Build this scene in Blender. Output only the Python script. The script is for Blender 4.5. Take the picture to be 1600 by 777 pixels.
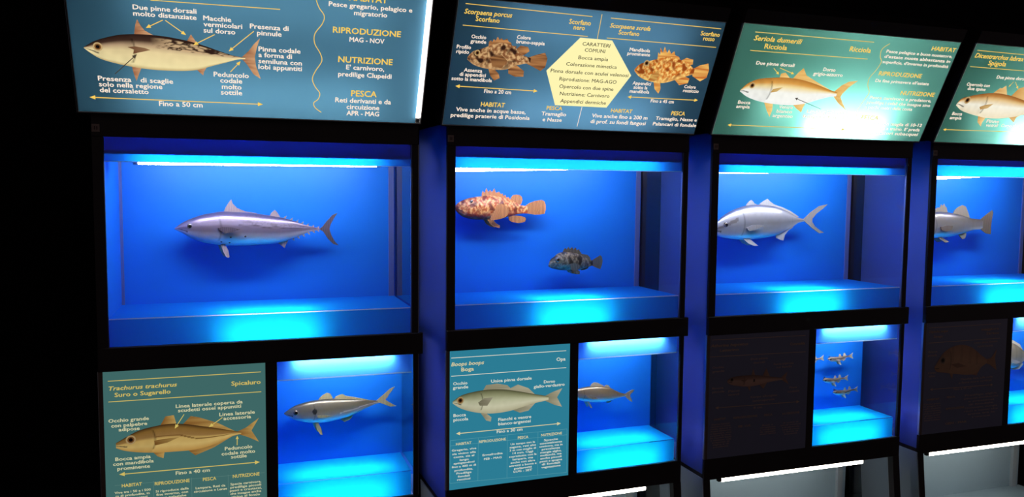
import bpy, bmesh, math, random
from mathutils import Vector, Matrix, noise
from mathutils.geometry import tessellate_polygon
random.seed(4)
scene = bpy.context.scene
for o in list(bpy.data.objects):
    bpy.data.objects.remove(o)

# ------------------------------------------------------------------ camera, world, exposure
def make_camera():
    cd = bpy.data.cameras.new('camera')
    cd.sensor_fit = 'HORIZONTAL'
    cd.sensor_width = 36.0
    cd.lens = 1265.133 / 1600 * 36.0
    cd.clip_start = 0.02
    cam = bpy.data.objects.new('camera', cd)
    scene.collection.objects.link(cam)
    yaw, pitch, roll = .3398, .0740, .0092
    F0 = Vector((math.sin(yaw), math.cos(yaw), 0)); R0 = Vector((math.cos(yaw), -math.sin(yaw), 0)); U0 = Vector((0, 0, 1))
    F = F0 * math.cos(pitch) - U0 * math.sin(pitch)
    U = U0 * math.cos(pitch) + F0 * math.sin(pitch)
    Rr = R0 * math.cos(roll) + U * math.sin(roll)
    Uu = -R0 * math.sin(roll) + U * math.cos(roll)
    m = Matrix((Rr, Uu, -F)).transposed().to_4x4()
    m.translation = Vector((.33448, -2.61584, 1.55))
    cam.matrix_world = m
    scene.camera = cam
make_camera()

w = bpy.data.worlds.new('world'); scene.world = w; w.use_nodes = True
w.node_tree.nodes['Background'].inputs[0].default_value = (.066, .052, .054, 1)
w.node_tree.nodes['Background'].inputs[1].default_value = 1.0
vs = scene.view_settings
vs.view_transform = 'Standard'; vs.look = 'None'; vs.gamma = 1.0; vs.use_curve_mapping = False
vs.exposure = 0.0
cy = scene.cycles
cy.use_denoising = True
cy.max_bounces = 10; cy.diffuse_bounces = 5; cy.glossy_bounces = 4; cy.transmission_bounces = 6; cy.transparent_max_bounces = 24
cy.sample_clamp_indirect = 6.0
cy.caustics_reflective = False; cy.caustics_refractive = False

# ------------------------------------------------------------------ measures (metres, each cabinet in its own frame)
PITCH = 1.04; XC = .448
W = .9052; ZT = 1.6893; ZB = 1.0710; ST = 1.0006; SB = .5189
PL = -.0306; PR = .4390; SL = .4745; SR = .9098
ZR = 1.1542; ZF = 1.6192; DR = .0147; DB = .3218
ZSR = .5991; ZSF = .9368; DSB = .0219; DBS = .2162
LBY = -.0310; LBZ = 1.7566; LL = -.0558; LR = .9248; LB = .4088
DLY, DLZ = -.4376, .8992
RAIL0 = .436
UNIT = [(.0033, -.0070, -.0089, 1.0), (.0056, .0078, .0226, .974), (0, 0, 0, 1.0), (.0118, -.0132, -.0050, 1.0)]
def unit_matrix(k):
    ox, oy, a, s = UNIT[k]
    return (Matrix.Translation((k * PITCH + ox + XC, oy, 0)) @ Matrix.Rotation(a, 4, 'Z')
            @ Matrix.Diagonal((s, 1, 1, 1)) @ Matrix.Translation((-XC, 0, 0)))
def onbox(a, b, n=0.0):            # a point of the tilted light box: along, up the slope, out towards the visitor
    return (a, LBY + DLY * b - DLZ * n, LBZ + DLZ * b + DLY * n)
def onposter(a, b, n=0.0):
    return (a, -n, b)
def srgb(r, g, b):
    f = lambda c: (c / 255 / 12.92) if c / 255 <= .04045 else ((c / 255 + .055) / 1.055) ** 2.4
    return (f(r), f(g), f(b))

FISH = {
 "tunny": {"top":[[-0.2368,0.0016],[-0.2154,0.0187],[-0.1903,0.0318],[-0.1545,0.0452],[-0.1184,0.0528],[-0.0875,0.0574],[-0.0456,0.0557],[-0.0087,0.0534],[0.0284,0.0486],[0.0659,0.0428],[0.1037,0.0359],[0.1418,0.0247],[0.1803,0.0106],[0.2192,0.0004],[0.2368,-0.0023]],"bottom":[[-0.2369,-0.001],[-0.2195,-0.01],[-0.1915,-0.0273],[-0.1561,-0.0432],[-0.1202,-0.0514],[-0.0839,-0.0556],[-0.0473,-0.0574],[-0.0103,-0.0572],[0.0271,-0.0556],[0.0647,-0.0534],[0.0951,-0.0494],[0.1258,-0.0408],[0.1606,-0.0272],[0.1995,-0.0115],[0.2368,-0.0063]],"dorsal_fin":[[-0.0877,0.0508],[-0.0764,0.0739],[-0.0651,0.0914],[-0.0596,0.0972],[-0.0561,0.0837],[-0.0417,0.0681],[-0.0161,0.0573],[0.021,0.0511],[0.0209,0.0429]],"second_dorsal_fin":[[0.0602,0.0388],[0.0679,0.0525],[0.0794,0.0623],[0.085,0.0564],[0.0954,0.0407],[0.0942,0.0328]],"tail_fin":[[0.225,-0.0042],[0.2368,0.0042],[0.2508,0.0222],[0.2707,0.0442],[0.2886,0.0523],[0.2765,0.0341],[0.2645,0.012],[0.2604,-0.0041],[0.2662,-0.0243],[0.278,-0.0467],[0.2918,-0.0617],[0.2739,-0.0567],[0.2543,-0.0363],[0.2387,-0.0119]],"pelvic_fin":[[-0.0966,-0.0497],[-0.082,-0.0498],[-0.0714,-0.0734],[-0.0681,-0.094],[-0.0736,-0.0963],[-0.079,-0.0928],[-0.0879,-0.0751]],"anal_fin":[[0.0875,-0.0502],[0.1239,-0.0368],[0.118,-0.0506],[0.1141,-0.0565],[0.1102,-0.0684],[0.0988,-0.0591]],"pectoral_fin":[[-0.1048,0.0026],[-0.0902,0.0071],[-0.061,0.0061],[-0.0335,-0.001],[-0.0539,-0.0074],[-0.0796,-0.0151],[-0.0904,-0.0071]],"eye":[-0.189,0.009,0.0092],"finlets":[[0.1095,0.0387],[0.1304,0.0318],[0.1495,0.0254],[0.1668,0.0191],[0.1842,0.0126],[0.2016,0.0072],[0.2192,0.0031],[0.1354,-0.0396],[0.1528,-0.0343],[0.1702,-0.0272],[0.1878,-0.0207],[0.2042,-0.0149],[0.2191,-0.011]],"spots":[[-0.0633,-0.0275],[-0.0172,-0.0253],[-0.0928,-0.0421],[-0.0673,-0.0454]],"loc":[0.4061,0.2518,1.408],"unit":0},
 "red_scorpionfish": {"top":[[-0.1426,0.0043],[-0.1348,0.0135],[-0.1246,0.0212],[-0.1065,0.0295],[-0.0804,0.0368],[-0.0411,0.0419],[-0.0013,0.045],[0.0469,0.0364],[0.0796,0.0267],[0.1124,0.0105],[0.1426,0.0055]],"bottom":[[-0.1426,-0.0029],[-0.1363,-0.014],[-0.1244,-0.0252],[-0.1062,-0.0359],[-0.0695,-0.0433],[-0.0272,-0.045],[0.0101,-0.0437],[0.0476,-0.0375],[0.0909,-0.0277],[0.1237,-0.0228],[0.143,-0.0229]],"dorsal_fin":[[-0.041,0.0322],[-0.0396,0.0516],[-0.036,0.0624],[-0.029,0.0546],[-0.0212,0.0722],[-0.0153,0.0576],[-0.0058,0.0655],[-0.0003,0.0568],[0.0103,0.0715],[0.0156,0.0559],[0.0296,0.0589],[0.035,0.0501],[0.0425,0.0531],[0.0459,0.0433],[0.0534,0.0473],[0.0578,0.0365],[0.0659,0.0395],[0.0751,0.0301],[0.0741,0.0203],[0.0149,0.0324]],"second_dorsal_fin":[[0.0741,0.0227],[0.0761,0.0376],[0.0847,0.0465],[0.0983,0.049],[0.1119,0.0466],[0.1209,0.0397],[0.1231,0.0278],[0.1168,0.0129],[0.0961,0.0055]],"tail_fin":[[0.1316,0.0045],[0.1507,0.017],[0.1728,0.025],[0.2006,0.0291],[0.2128,0.0231],[0.2181,0.0106],[0.2188,-0.007],[0.2136,-0.023],[0.1956,-0.027],[0.1734,-0.0269],[0.1457,-0.0229],[0.132,-0.0209]],"anal_fin":[[0.0665,-0.0341],[0.0856,-0.0292],[0.1184,-0.0323],[0.1348,-0.0378],[0.1382,-0.0443],[0.1322,-0.0542],[0.1077,-0.0591],[0.0803,-0.0539],[0.0694,-0.0465]],"pectoral_fin":[[0.0069,0.0103],[0.0229,0.0152],[0.0418,0.0064],[0.0506,-0.0093],[0.0464,-0.0266],[0.0342,-0.0364],[0.0154,-0.0422],[-0.0113,-0.047],[-0.0176,-0.0401],[-0.0061,-0.0191],[0.0018,-0.0044]],"pelvic_fin":[[-0.0246,-0.0411],[-0.0033,-0.0412],[0.0129,-0.0585],[0.027,-0.0669],[0.0244,-0.0758],[0.005,-0.0707],[-0.0111,-0.0608]],"eye":[-0.0856,0.0213,0.0073],"loc":[0.2218,0.2518,1.4786],"unit":1},
 "black_scorpionfish": {"top":[[-0.0943,-0.0148],[-0.0905,-0.0021],[-0.085,0.0079],[-0.0681,0.0203],[-0.0512,0.0312],[-0.0255,0.0363],[0.0091,0.0316],[0.0383,0.0233],[0.0677,0.0098],[0.0944,-0.0022]],"bottom":[[-0.0942,-0.0193],[-0.0845,-0.0247],[-0.076,-0.028],[-0.0474,-0.0338],[-0.0129,-0.0363],[0.0161,-0.036],[0.0451,-0.0337],[0.0743,-0.0256],[0.0947,-0.0194]],"dorsal_fin":[[-0.0397,0.0274],[-0.0325,0.0426],[-0.0258,0.0511],[-0.0199,0.0444],[-0.0115,0.056],[-0.0061,0.0462],[0.0041,0.0542],[0.0089,0.0444],[0.0192,0.0524],[0.024,0.0411],[0.0332,0.0455],[0.0381,0.0351],[0.044,0.0309],[0.0454,0.0154]],"second_dorsal_fin":[[0.0443,0.0154],[0.0452,0.0268],[0.0558,0.0255],[0.0704,0.0226],[0.0794,0.0147],[0.0855,0.0021],[0.0679,0.002]],"tail_fin":[[0.0856,-0.002],[0.1089,0.0104],[0.1265,0.02],[0.1338,0.0136],[0.1371,-0.0021],[0.135,-0.0177],[0.1276,-0.0353],[0.1097,-0.0286],[0.0889,-0.0197]],"pelvic_fin":[[-0.0159,-0.0295],[0.016,-0.0303],[0.0336,-0.0401],[0.0308,-0.0514],[0.0163,-0.051],[-0.0012,-0.0453]],"anal_fin":[[0.0392,-0.0283],[0.0742,-0.0215],[0.0755,-0.0298],[0.0627,-0.0357],[0.0452,-0.0383]],"pectoral_fin":[[-0.0162,-0.009],[0.004,-0.0053],[0.0226,-0.014],[0.0188,-0.0278],[0.0016,-0.0361],[-0.0118,-0.0296]],"eye":[-0.0622,0.0064,0.0103],"loc":[0.5582,0.2518,1.2712],"unit":1},
 "amberjack": {"top":[[-0.2354,-0.027],[-0.2264,-0.0129],[-0.2179,-0.0047],[-0.2031,0.0076],[-0.1754,0.028],[-0.1322,0.0505],[-0.0751,0.0675],[-0.0215,0.0733],[0.0467,0.0696],[0.093,0.0601],[0.14,0.0447],[0.1781,0.0272],[0.2021,0.0163],[0.2354,0.0107]],"bottom":[[-0.2353,-0.0307],[-0.2276,-0.0409],[-0.2209,-0.0466],[-0.2032,-0.0572],[-0.1723,-0.0658],[-0.128,-0.0713],[-0.0835,-0.0733],[-0.0386,-0.0727],[0.0065,-0.0691],[0.0656,-0.0609],[0.1112,-0.0479],[0.1479,-0.0335],[0.1799,-0.0155],[0.2029,-0.004],[0.2358,0.0017]],"dorsal_fin":[[-0.0704,0.0618],[-0.0665,0.0751],[-0.0556,0.0853],[-0.0447,0.0922],[-0.0392,0.0892],[-0.0336,0.0839],[-0.0284,0.0771],[-0.0193,0.0752],[-0.0212,0.0657]],"second_dorsal_fin":[[-0.0077,0.0676],[0.0009,0.0779],[0.0187,0.0886],[0.0365,0.0971],[0.0483,0.0868],[0.0694,0.0742],[0.1161,0.0609],[0.1539,0.0466],[0.1995,0.0213],[0.1784,0.0195],[0.1168,0.0428],[0.047,0.062]],"tail_fin":[[0.2259,0.0123],[0.2579,0.0387],[0.3045,0.0669],[0.3499,0.0756],[0.3242,0.0563],[0.2915,0.0348],[0.271,0.0133],[0.2692,-0.0004],[0.2844,-0.0201],[0.3092,-0.036],[0.3348,-0.0481],[0.3099,-0.051],[0.2704,-0.0278],[0.2311,0.0006]],"anal_fin":[[0.0839,-0.0573],[0.1157,-0.0441],[0.1798,-0.0124],[0.1686,-0.0251],[0.148,-0.0366],[0.1301,-0.0558],[0.1232,-0.0798],[0.1078,-0.0769],[0.0866,-0.0677]],"pectoral_fin":[[-0.0853,-0.0233],[-0.0633,-0.012],[-0.0319,-0.0096],[-0.0101,-0.0143],[-0.0315,-0.0217],[-0.0536,-0.033],[-0.0758,-0.0366]],"pelvic_fin":[[-0.0858,-0.0707],[-0.0522,-0.0711],[-0.0336,-0.0866],[-0.0164,-0.099],[-0.0377,-0.0987],[-0.065,-0.088]],"eye":[-0.175,-0.0102,0.0118],"loc":[0.3724,0.2518,1.4191],"unit":2},
 "sea_bass": {"top":[[-0.2222,-0.0177],[-0.2078,-0.0034],[-0.1858,0.0132],[-0.1338,0.0431],[-0.0803,0.0574],[-0.0571,0.0609],[-0.0018,0.0579],[0.0462,0.0517],[0.0948,0.0425],[0.1441,0.03],[0.1934,0.025],[0.2222,0.023]],"bottom":[[-0.2219,-0.0225],[-0.2061,-0.0322],[-0.1826,-0.042],[-0.1278,-0.0564],[-0.0495,-0.061],[0.0055,-0.0578],[0.0607,-0.0493],[0.1163,-0.0375],[0.1642,-0.0269],[0.2254,-0.023]],"dorsal_fin":[[-0.0954,0.0489],[-0.0884,0.0622],[-0.0544,0.0803],[-0.0441,0.0779],[-0.0356,0.0937],[-0.0288,0.0851],[-0.0185,0.0974],[-0.013,0.0853],[-0.0032,0.0791],[0.0067,0.0487]],"second_dorsal_fin":[[0.0346,0.0456],[0.0453,0.0657],[0.0643,0.0804],[0.0917,0.0908],[0.1123,0.0836],[0.1259,0.0608],[0.1446,0.0239],[0.0874,0.0333]],"tail_fin":[[0.2058,0.0224],[0.2413,0.0453],[0.277,0.0669],[0.2844,0.0557],[0.2784,0.0234],[0.2744,-0.014],[0.2758,-0.0465],[0.2474,-0.0431],[0.2089,-0.0217]],"anal_fin":[[0.0682,-0.0402],[0.1197,-0.0284],[0.1234,-0.0469],[0.1165,-0.0653],[0.1005,-0.0682]],"pectoral_fin":[[-0.0684,-0.0086],[-0.0375,-0.0015],[-0.0098,-0.0029],[-0.0127,-0.0199],[-0.0397,-0.0288],[-0.0637,-0.0226]],"pelvic_fin":[[-0.0737,-0.051],[-0.0461,-0.0531],[0.0036,-0.078],[-0.0207,-0.0814]],"eye":[-0.1773,-0.0019,0.0108],"loc":[0.3348,0.2518,1.4017],"unit":3},
 "horse_mackerel": {"top":[[-0.165,0.003],[-0.1497,0.0136],[-0.1294,0.0247],[-0.101,0.033],[-0.0724,0.038],[-0.0437,0.0404],[-0.0106,0.0401],[0.031,0.0369],[0.0731,0.032],[0.1156,0.0265],[0.1456,0.022],[0.165,0.0201]],"bottom":[[-0.1651,-0.0004],[-0.15,-0.0139],[-0.1259,-0.0249],[-0.0976,-0.0333],[-0.069,-0.0388],[-0.0402,-0.0404],[-0.0112,-0.0377],[0.018,-0.0333],[0.0517,-0.0253],[0.0856,-0.0134],[0.1112,-0.002],[0.137,0.0078],[0.165,0.0144]],"dorsal_fin":[[-0.0561,0.0338],[-0.0478,0.046],[-0.0374,0.055],[-0.0229,0.0621],[-0.0113,0.0569],[-0.0056,0.0471],[-0.0024,0.0318]],"second_dorsal_fin":[[-0.0045,0.0319],[0.006,0.0462],[0.0186,0.0517],[0.0291,0.0539],[0.0395,0.0467],[0.0689,0.0401],[0.1114,0.0286],[0.137,0.0209],[0.0943,0.0221],[0.0352,0.0288]],"tail_fin":[[0.1456,0.0216],[0.1716,0.0423],[0.1933,0.0605],[0.2099,0.0668],[0.1998,0.0534],[0.1889,0.0411],[0.1854,0.0326],[0.1759,0.0222],[0.1867,0.0149],[0.2019,0.0049],[0.2159,-0.003],[0.1932,-0.0028],[0.1585,0.0127]],"pelvic_fin":[[-0.0681,-0.0337],[-0.0546,-0.0349],[-0.0445,-0.0572],[-0.0405,-0.0778],[-0.0487,-0.0754],[-0.0589,-0.0581]],"anal_fin":[[0.0139,-0.0278],[0.0433,-0.0238],[0.0686,-0.0151],[0.0601,-0.0304],[0.0516,-0.0384],[0.0347,-0.0447]],"pectoral_fin":[[-0.0605,-0.0086],[-0.0358,-0.0077],[-0.0089,-0.0116],[-0.0318,-0.0158],[-0.0565,-0.0163]],"eye":[-0.1268,0.0031,0.0089],"loc":[0.6682,0.1662,0.7866],"unit":0},
 "bogue": {"top":[[-0.1344,0.009],[-0.1252,0.0144],[-0.1129,0.019],[-0.0944,0.0248],[-0.0773,0.0279],[-0.0507,0.0315],[-0.0255,0.0326],[-0.0002,0.0327],[0.0285,0.029],[0.0608,0.0212],[0.0836,0.0094],[0.1066,-0.0018],[0.1345,-0.0098]],"bottom":[[-0.1343,0.0062],[-0.125,0.0021],[-0.1125,-0.0022],[-0.0938,-0.0088],[-0.075,-0.0149],[-0.0497,-0.0231],[-0.0181,-0.0295],[0.0202,-0.0327],[0.0554,-0.0319],[0.0779,-0.0272],[0.1038,-0.0222],[0.1347,-0.019]],"dorsal_fin":[[-0.027,0.0271],[-0.0209,0.0379],[-0.0147,0.0439],[-0.0053,0.0477],[0.0091,0.0447],[0.0252,0.0364],[0.0349,0.0308],[0.0303,0.0227]],"second_dorsal_fin":[[0.035,0.0237],[0.0413,0.0317],[0.0493,0.0331],[0.0574,0.0297],[0.0657,0.0171]],"tail_fin":[[0.128,-0.0101],[0.1425,-0.0018],[0.1588,0.0046],[0.1713,0.0045],[0.163,-0.0049],[0.1532,-0.0113],[0.1522,-0.0213],[0.159,-0.0319],[0.1626,-0.0443],[0.1499,-0.0384],[0.1298,-0.0186]],"pelvic_fin":[[-0.0419,-0.0224],[-0.0302,-0.0248],[-0.0243,-0.0366],[-0.0183,-0.049],[-0.0256,-0.0483],[-0.0338,-0.0358]],"anal_fin":[[0.0457,-0.0297],[0.065,-0.027],[0.0684,-0.033],[0.0588,-0.0385],[0.0491,-0.0365]],"pectoral_fin":[[-0.0534,0.0075],[-0.0376,0.0026],[-0.009,-0.0053],[-0.0025,-0.0107],[-0.0247,-0.0106],[-0.0454,-0.0038]],"eye":[-0.1065,0.0101,0.005],"loc":[0.6326,0.1662,0.7595],"unit":1},
 "sand_smelt": {"top":[[-0.0603,0.0041],[-0.0504,0.0093],[-0.0387,0.0112],[0.0008,0.0088],[0.0206,0.0095],[0.0404,0.011],[0.0603,0.0117]],"bottom":[[-0.0602,0.001],[-0.0497,-0.0069],[-0.0338,-0.0111],[-0.014,-0.0117],[0.0096,-0.0087],[0.0369,0.0013],[0.0607,0.0051]],"dorsal_fin":[[-0.0054,0.0052],[0.0003,0.0192],[0.0058,0.0209],[0.0136,0.0054]],"second_dorsal_fin":[[0.02,0.0057],[0.0239,0.023],[0.0302,0.0239],[0.0406,0.0071]],"tail_fin":[[0.0524,0.0109],[0.0641,0.0167],[0.0734,0.0226],[0.0693,0.0091],[0.0756,-0.0042],[0.0633,0.001],[0.0527,0.005]],"pelvic_fin":[[-0.0126,-0.0085],[0.0016,-0.0081],[0.0079,-0.0241],[0.0008,-0.025]],"anal_fin":[[0.0133,-0.005],[0.0368,0.004],[0.0317,-0.0061],[0.0216,-0.012]],"pectoral_fin":[[-0.024,-0.0],[-0.0107,0.001],[-0.0026,-0.002],[-0.0143,-0.0059]],"eye":[-0.0477,0.0014,0.0047],"loc":[0.7398,0.1662,0.8296],"unit":2,"others":[[0.7178,0.7368],[0.7737,0.6805],[0.5852,0.8262]]},
 "bream": {"top":[[-0.1531,-0.0191],[-0.1449,-0.0018],[-0.1318,0.0118],[-0.1055,0.0389],[-0.0595,0.0579],[-0.0028,0.0642],[0.0561,0.0501],[0.1069,0.021],[0.1532,-0.0065]],"bottom":[[-0.1527,-0.0249],[-0.1425,-0.0363],[-0.1185,-0.045],[-0.0898,-0.0497],[-0.0225,-0.0598],[0.0452,-0.0642],[0.0932,-0.0564],[0.121,-0.0361],[0.1543,-0.0213]],"dorsal_fin":[[-0.0958,0.0348],[-0.0651,0.069],[-0.042,0.0785],[-0.0038,0.078],[0.0451,0.0681],[0.0904,0.046],[0.1175,0.0102],[0.0471,0.0412]],"tail_fin":[[0.1433,-0.006],[0.1772,0.0023],[0.209,0.0395],[0.2013,-0.002],[0.2157,-0.0583],[0.1748,-0.0299],[0.1444,-0.0207]],"anal_fin":[[0.035,-0.0577],[0.1068,-0.0426],[0.1202,-0.0507],[0.0945,-0.0733],[0.0556,-0.0737]],"pelvic_fin":[[-0.0661,-0.0498],[-0.0373,-0.0531],[-0.0333,-0.07],[-0.0496,-0.0812]],"pectoral_fin":[[-0.0549,-0.0072],[-0.0168,-0.0059],[0.0424,-0.0262],[0.0236,-0.0337],[-0.049,-0.0234]],"eye":[-0.108,0.0068,0.0123],"loc":[0.6396,0.1662,0.7914],"unit":3},
}
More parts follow.
